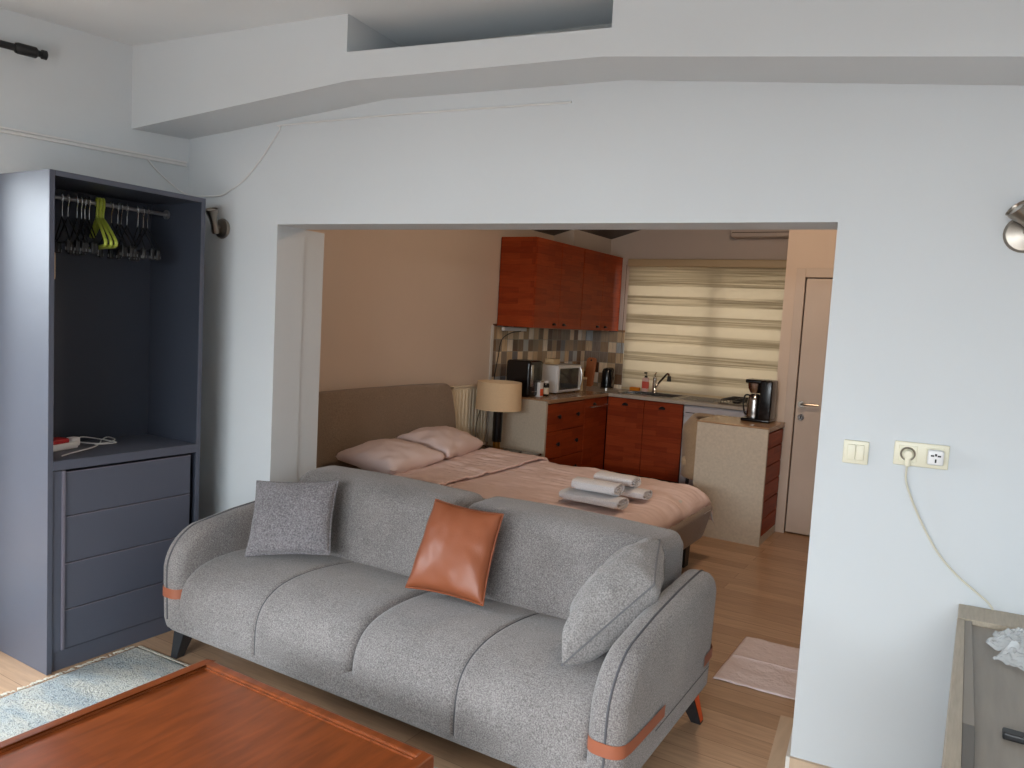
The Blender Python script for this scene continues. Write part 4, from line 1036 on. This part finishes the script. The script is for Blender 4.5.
# hob
T = thing('gas_hob', 'gas hob with black cast grates on the worktop', 'hob', (-1.86, 7.67, .905))
g = G(); g.rbox((-.29, -.24, 0), (.29, .24, .012), .005, 2, 1); g.make('hob_plate', M['steel'], T)
for cx in (-.14, .14):
    for cy in (-.11, .12):
        g = G(); g.cyl((cx, cy, .012), (cx, cy, .026), .04, .035, 18); g.make('burner', M['black'], T)
for cx in (-.14, .14):
    g = G()
    for yy in (-.21, -.11, 0, .12, .21): g.tube([(cx - .13, yy, .013), (cx - .12, yy, .045), (cx + .12, yy, .045), (cx + .13, yy, .013)], .005, 6)
    for xx in (-.12, 0, .12): g.tube([(cx + xx, -.21, .045), (cx + xx, .21, .045)], .005, 6)
    g.make('grate', M['black'], T)
# small appliances on left run
T = thing('air_fryer', 'tall glossy black air fryer on the left worktop', 'air fryer', (-3.62, 6.19, .905))
g = G(); g.rbox((-.13, -.13, 0), (.13, .13, .335), .03, 4, 4); bd = g.make('body', M['blackgloss'], T)
g = G(); g.rbox((.125, -.11, .10), (.14, -.07, .30), .004, 2, 1); g.make('handle', M['steel'], bd)
g = G(); g.box((.128, -.08, .05), (.133, .10, .055)); g.make('drawer_line', M['steel'], bd, smooth=False)
T = thing('coffee_jar', 'jar with a white and orange label between air fryer and microwave', 'jar', (-3.49, 6.25, .905))
g = G(); g.rbox((-.03, -.035, 0), (.03, .035, .14), .008, 3, 2); b = g.make('jar_body', M['white'], T)
g = G(); g.rbox((.027, -.028, .01), (.032, .03, .075), .002, 1, 1); g.make('jar_label', M['orange'], b)
g = G(); g.rbox((-.031, -.036, .135), (.031, .036, .155), .006, 2, 1); g.make('lid', M['steel'], T)
T = thing('coffee_jar', 'dark glass jar with pale label next to the white microwave', 'jar', (-3.49, 6.37, .905))
g = G(); g.lathe([(0, 0), (.036, 0), (.038, .01), (.038, .11), (.03, .125), (0, .125)], (0, 0, 0), 22); b = g.make('jar_body', M['screen'], T)
g = G(); g.lathe([(0, .02), (.0388, .02), (.0388, .08), (0, .08)], (0, 0, 0), 22); g.make('jar_label', M['cream'], b)
g = G(); g.lathe([(0, .125), (.033, .125), (.033, .145), (0, .145)], (0, 0, 0), 22); g.make('lid', M['white'], T)
T = thing('microwave', 'white microwave oven with dark door on the left worktop', 'microwave', (-3.67, 6.90, .915))
g = G(); g.rbox((-.10, -.27, 0), (.16, .25, .27), .01, 2, 2); g.make('housing', M['white'], T)
g = G(); g.box((.16, -.262, .012), (.172, .242, .258)); dd = g.make('door', M['white'], T, smooth=False, bevel=.003)
g = G(); g.box((.172, -.235, .03), (.176, .17, .24)); g.make('door_glass', M['screen'], dd, smooth=False, bevel=.001)
g = G(); g.tube(smoothpath([(.174, .20, .03), (.19, .205, .08), (.194, .205, .14), (.19, .205, .20), (.174, .20, .24)], 4), .007, 8); g.make('door_handle', M['steel'], dd)
g = G()
for sx in (-.07, .12):
    for sy in (-.22, .20): g.cyl((sx, sy, -.0095), (sx, sy, .002), .012, n=10)
g.make('feet', M['black'], T)
g = G(); g.rbox((-.05, -.07, 0), (.05, .07, .055), .006, 2, 1); o = g.make('small_box', M['palewood']); o.location = (-3.66, 6.80, 1.186); tag(o, 'small pale box lying on top of the microwave', 'box')
g = G(); g.box((-.045, -.001, .0555), (.045, .001, .0562)); g.make('lid_line', M['brownjar'], o, smooth=False)
g = G(); g.rbox((-.10, -.008, 0), (.09, .008, .24), .005, 2, 2); o = g.make('serving_board', M['palewood']); o.location = (-3.60, 7.215, .906); tag(o, 'pale board standing on edge at the right side of the microwave', 'board')
g = G(); g.cyl((-.02, 0, .222), (.02, 0, .222), .0085, n=8); g.make('grip', M['palewood'], o)
T = thing('canister', 'brown canister standing behind the pale board', 'canister', (-3.57, 7.33, .905))
g = G(); g.lathe([(0, 0), (.042, 0), (.044, .01), (.044, .12), (0, .12)], (0, 0, 0), 22); g.make('canister_body', M['brownjar'], T)
g = G(); g.lathe([(0, .12), (.045, .12), (.045, .14), (0, .142)], (0, 0, 0), 22); g.make('lid', M['palewood'], T)
T = thing('cutting_board', 'brown wooden cutting board leaning against the tiles', 'cutting board', (-3.76, 7.93, .906), -pi / 2)
g = G(); ol = arc(.025, .29, .035, 0, 90, 4) + arc(-.025, .29, .035, 90, 180, 4) + arc(-.025, .03, .03, 180, 270, 4) + arc(.025, .03, .03, 270, 360, 4)
g.slab(ol, .018, .005, 2, lambda u, v, w: (w - .18 * v + .06, u, v), rings=2); b = g.make('board', M['boardwood'], T, angle=50)
g = G(); g.cyl((-.005, -.0, .295), (.023, -.0, .295), .010, n=12); o = g.make('hanging_hole', M['darkhole'], b); o.location = (0, 0, 0)
T = thing('kettle', 'black electric kettle with a chrome strip in the worktop corner', 'kettle', (-3.50, 7.80, .905))
g = G(); g.lathe([(0, 0), (.066, 0), (.07, .02), (.06, .19), (.05, .22), (.02, .232), (0, .236)], (0, 0, 0), 28); g.make('body', M['blackgloss'], T)
g = G(); g.tube(smoothpath([(.04, -.05, .23), (.10, -.08, .225), (.115, -.09, .15), (.09, -.07, .04)], 4), .011, 8); g.make('handle', M['steel'], T)
g = G(); g.lathe([(0, -.001), (.074, -.001), (.074, .014), (0, .014)], (0, 0, 0), 28); g.make('base', M['steel'], T)
# blind
T = thing('roller_blind', 'cream day and night roller blind covering the kitchen window', 'blind', (-2.45, KY - .055, .92))
g = G(); g.rbox((-.955, -.04, 1.345), (.93, .045, 1.425), .012, 3, 2); g.make('cassette', M['blindhead'], T)
g = G(); g.box((-.945, 0, .0), (.92, .0015, 1.35)); g.make('blind_cloth', M['blind'], T, smooth=False)
g = G(); g.rbox((-.945, -.008, -.012), (.92, .01, .012), .004, 2, 1); g.make('bottom_bar', M['blindhead'], T)
g = G(); g.tube([(-.965, -.03, 1.36), (-.966, -.03, .28)], .003, 6); g.make('pull_chain', M['brownjar'], T)
# island
T = thing('kitchen_island', 'speckled beige kitchen island with wooden drawers on its right side', 'kitchen island', (-1.57, 6.15, 0))
part('side_panel', [((-.275, -.275, 0), (.268, -.245, .893))], M['speck'], T)
part('carcass', [((-.26, -.245, .05), (.245, .265, .868))], M['cabedge'], T)
part('plinth', [((-.25, -.245, 0), (.262, .265, .06))], M['speck'], T)
part('back_panel', [((-.27, -.245, 0), (-.26, .265, .868))], M['speck'], T)
part('worktop', [((-.285, -.278, .893), (.272, .27, .905)), ((-.275, -.245, .868), (.268, .27, .893))], M['counter'], T, bevel=.003)
dz = [.065, .20, .335, .47, .605, .74, .862]
for i in range(6):
    part('drawer', [((.245, -.242, dz[i]), (.262, .262, dz[i + 1] - .008))], M['cabwood'], T, bevel=.002)
# coffee maker
T = thing('coffee_maker', 'black filter coffee maker with steel thermal jug on the island', 'coffee maker', (-1.48, 6.27, .905))
g = G(); g.rbox((-.115, -.10, 0), (.115, .10, .028), .012, 3, 2); g.make('base', M['blackgloss'], T)
g = G(); g.rbox((.02, -.10, .02), (.115, .10, .335), .015, 3, 2); g.make('tower', M['blackgloss'], T)
g = G(); g.rbox((-.10, -.09, .305), (.06, .09, .335), .01, 3, 2); g.make('lid', M['blackgloss'], T)
g = G(); g.lathe([(0, .225), (.040, .225), (.058, .26), (.066, .318), (0, .318)], (-.035, 0, 0), 28); g.make('filter_holder', M['steel'], T)
g = G(); g.lathe([(0, .03), (.055, .03), (.057, .05), (.054, .17), (.045, .205), (.03, .218), (0, .22)], (-.035, -.005, 0), 28); jg = g.make('thermal_jug', M['steel'], T)
g = G(); g.tube(smoothpath([(-.075, -.02, .205), (-.105, -.04, .20), (-.112, -.045, .13), (-.10, -.035, .06), (-.085, -.02, .05)], 4), .007, 8); g.make('jug_handle', M['black'], jg)
T = thing('oil_bottle', 'small bottle with a dark cap behind the coffee maker', 'bottle', (-1.50, 7.62, .905))
g = G(); g.lathe([(0, 0), (.03, 0), (.032, .01), (.032, .26), (.012, .32), (.012, .36), (0, .36)], (0, 0, 0), 18); g.make('bottle_body', M['cream'], T)
g = G(); g.lathe([(0, .36), (.018, .36), (.018, .39), (0, .39)], (0, 0, 0), 18); g.make('cap', M['black'], T)
# chair behind the island
T = thing('dining_chair', 'beige upholstered chair with curved back behind the island', 'chair', (-1.93, 6.76, 0), math.radians(-5))
g = G(); g.rbox((-.24, -.23, .40), (.22, .23, .49), .035, 4, 4); g.make('seat', M['chair'], T)
g = G()
def bk(u, v):
    a = math.radians(100 + 160 * u); r = .255 + .02 * v
    z = .30 + .55 * v; k = v
    x = r * cos(a) - .02; y = r * sin(a)
    z -= .05 * (abs(2 * u - 1)) ** 2 * v
    if v > .8: x += .09 * (v - .8) / .2; 
    return (x, y, z)
g.grid(bk, 24, 16); o = g.make('backrest', M['chair'], T, angle=80); s = o.modifiers.new('t', 'SOLIDIFY'); s.thickness = .045; s.offset = 0; b_ = o.modifiers.new('b', 'BEVEL'); b_.width = .012; b_.segments = 3
for sx in (-1, 1):
    for sy in (-1, 1):
        g = G(); g.cyl((sx * .20, sy * .20, 0), (sx * .17, sy * .17, .41), .012, .018, 12); g.make('leg', M['black'], T)
# folded white floor mat by the opening
T = thing('floor_mat', 'thin white paper bath mat on the floor beyond the sofa', 'mat', (-.62, 3.78, 0), math.radians(0))
g = G()
def mt(u, v):
    x = -.305 + .62 * u + .03 * (v - .5) * 0; y = -.315 + .60 * v + .03 * u
    z = .006 + .003 * nz(x * 14, y * 14) + .005 * math.exp(-((v - .5) / .015) ** 2) + (.006 * max(0, nz(u * 5, v * 5)))
    if min(u, 1 - u, v, 1 - v) <= 0: z = .002 + .005 * abs(nz(u * 6, v * 6))
    return (x, y, z)
g.grid(mt, 60, 60); o = g.make('mat_sheet', M['matw'], T); s = o.modifiers.new('t', 'SOLIDIFY'); s.thickness = .002; s.offset = 1
g = G(); g.tube([Vector(mt(k / 20, .5)) + Vector((0, 0, .0015)) for k in range(21)], .0016, 5); g.make('fold_crease', M['matw'], T)

# ------------------------------------------------------------------ grey oak unit at the right
T = thing('media_unit', 'low grey oak unit with recessed top against the right wall', 'cabinet', (0, 0, 0))
zt = .737
def quad_prism(name, pts, z0, z1, m, par):
    g = G(); n = len(pts); g.add([(x, y, z0) for x, y in pts] + [(x, y, z1) for x, y in pts], [(k, (k + 1) % n, n + (k + 1) % n, n + k) for k in range(n)] + [tuple(range(n))[::-1], tuple(range(n, 2 * n))])
    return g.make(name, m, par, smooth=False, bevel=.0015)
ybk = lambda x: 2.955 + .1 * (x - .01)
quad_prism('back_rim', [(.011, 2.80), (.75, 2.885), (.75, ybk(.75)), (.011, ybk(.011))], .655, zt, M['oak'], T)
quad_prism('side_rim', [(.010, 1.30), (.046, 1.30), (.031, 2.789), (.010, 2.789)], .0, zt, M['oak'], T)
quad_prism('inner_strip', [(.0387, 2.02), (.064, 2.02), (.050, 2.80), (.031, 2.789)], .655, zt - .002, M['oakstrip'], T)
quad_prism('inner_strip', [(.046, 1.30), (.066, 1.30), (.064, 2.02), (.0387, 2.02)], .655, zt - .002, M['oakstrip2'], T)
quad_prism('recessed_panel', [(.046, 1.30), (.75, 1.30), (.75, 2.885), (.05, 2.800)], .655, .722, M['oakdark'], T)
quad_prism('side_rim', [(.75, 1.30), (.78, 1.30), (.78, ybk(.78)), (.75, ybk(.75))], 0, zt, M['oak'], T)
quad_prism('front_panel', [(.05, 1.30), (.75, 1.30), (.75, 1.32), (.05, 1.32)], 0, .655, M['oak'], T)
g = G(); g.box((.118, 2.02, .722), (.26, 2.055, .738)); g.make('handle', M['black'], T, smooth=False, bevel=.004)
# crumpled clear plastic bag
g = G(); rnd = random.Random(11)
def bagf(u, v):
    a = 2 * pi * u; r = (.085 + .028 * nz(cos(a) * 2.2, sin(a) * 2.2, 3) + .02 * nz(cos(a) * 6, sin(a) * 6, 5)) * min(1, v * 1.6) if True else 0
    r = (.135 + .05 * nz(cos(a) * 1.7, sin(a) * 1.7, 3) + .045 * nz(cos(a) * 4, sin(a) * 4, 5)) * v
    z = .045 * (1 - v ** 2.2) + .030 * abs(nz(r * cos(a) * 26, r * sin(a) * 26, 2)) * (1 - v * .5) + .014 * abs(nz(r * cos(a) * 60, r * sin(a) * 60, 7)) + .003
    return (r * cos(a) * .95, r * sin(a) * 1.25, max(.002, z))
g.grid(bagf, 110, 50); o = g.make('plastic_bag', M['bag'], angle=20); o.location = (.215, 2.64, .7225); tag(o, 'crumpled clear plastic bag lying on the grey oak unit', 'plastic bag')

# ------------------------------------------------------------------ light
def area(name, loc, rot, sx, sy, power, col):
    l = bpy.data.lights.new(name, 'AREA'); l.shape = 'RECTANGLE'; l.size = sx; l.size_y = sy; l.energy = power; l.color = col
    o = bpy.data.objects.new(name, l); COL.objects.link(o); o.location = loc; o.rotation_euler = rot; return o
from mathutils import Euler
def aim(o, d):
    o.rotation_euler = Vector(d).to_track_quat('-Z', 'Y').to_euler()
lw = area('daylight_left', Lp((WL0 + WL1) / 2 + .1, -1.5, 2.9), (0, 0, 0), 3.6, 2.8, 700, (.84, .93, 1.0)); aim(lw, (.981, -.196, -.9))
bw = area('daylight_back', (-.1, -4.0, 2.95), (0, 0, 0), 4.4, 2.8, 930, (.88, .95, 1.0)); aim(bw, (0, 1, -.75))
gw = area('daylight_ground_bounce', (-.3, -3.6, .15), (0, 0, 0), 4.2, 1.6, 75, (.92, .97, 1.0)); aim(gw, (0, 1, 1.1))
kw = area('daylight_kitchen', (-2.47, 8.45, 1.62), (0, 0, 0), 1.9, 1.4, 21, (1.0, .93, .80)); aim(kw, (0, -1, 0))
pl = bpy.data.lights.new('bedroom_warm_fill', 'POINT'); pl.energy = 36; pl.color = (1.0, .73, .51); pl.shadow_soft_size = .14  # added warm fill for bedroom and kitchen, an unseen light without a fixture
o = bpy.data.objects.new('bedroom_warm_fill', pl); COL.objects.link(o); o.location = (-1.2, 4.7, 2.72)
w = bpy.data.worlds.new('sky'); SC.world = w; w.use_nodes = True
w.node_tree.nodes['Background'].inputs[0].default_value = (.75, .86, 1.0, 1); w.node_tree.nodes['Background'].inputs[1].default_value = .6

# ------------------------------------------------------------------ camera
f = 769.0
def nrm(v): return Vector(v).normalized()
D = nrm((-520, 9300, f)); X = Vector((1268, 135, -f)); X = nrm(X - D * X.dot(D)); Y = nrm(D.cross(X))
if Y.z < 0: Y = -Y
right = Vector((X.x, Y.x, -D.x)); up = -Vector((X.y, Y.y, -D.y)); back = -Vector((X.z, Y.z, -D.z))
cam = bpy.data.cameras.new('camera'); co = bpy.data.objects.new('camera', cam); COL.objects.link(co)
cam.sensor_width = 36; cam.lens = f / 1024 * 36; cam.clip_start = .05
co.matrix_world = Matrix(((right.x, up.x, back.x, 0), (right.y, up.y, back.y, 0), (right.z, up.z, back.z, H), (0, 0, 0, 1)))
SC.camera = co
vs = SC.view_settings; vs.view_transform = 'Standard'; vs.look = 'None'; vs.exposure = 0.66; vs.gamma = 1.0; vs.use_curve_mapping = False
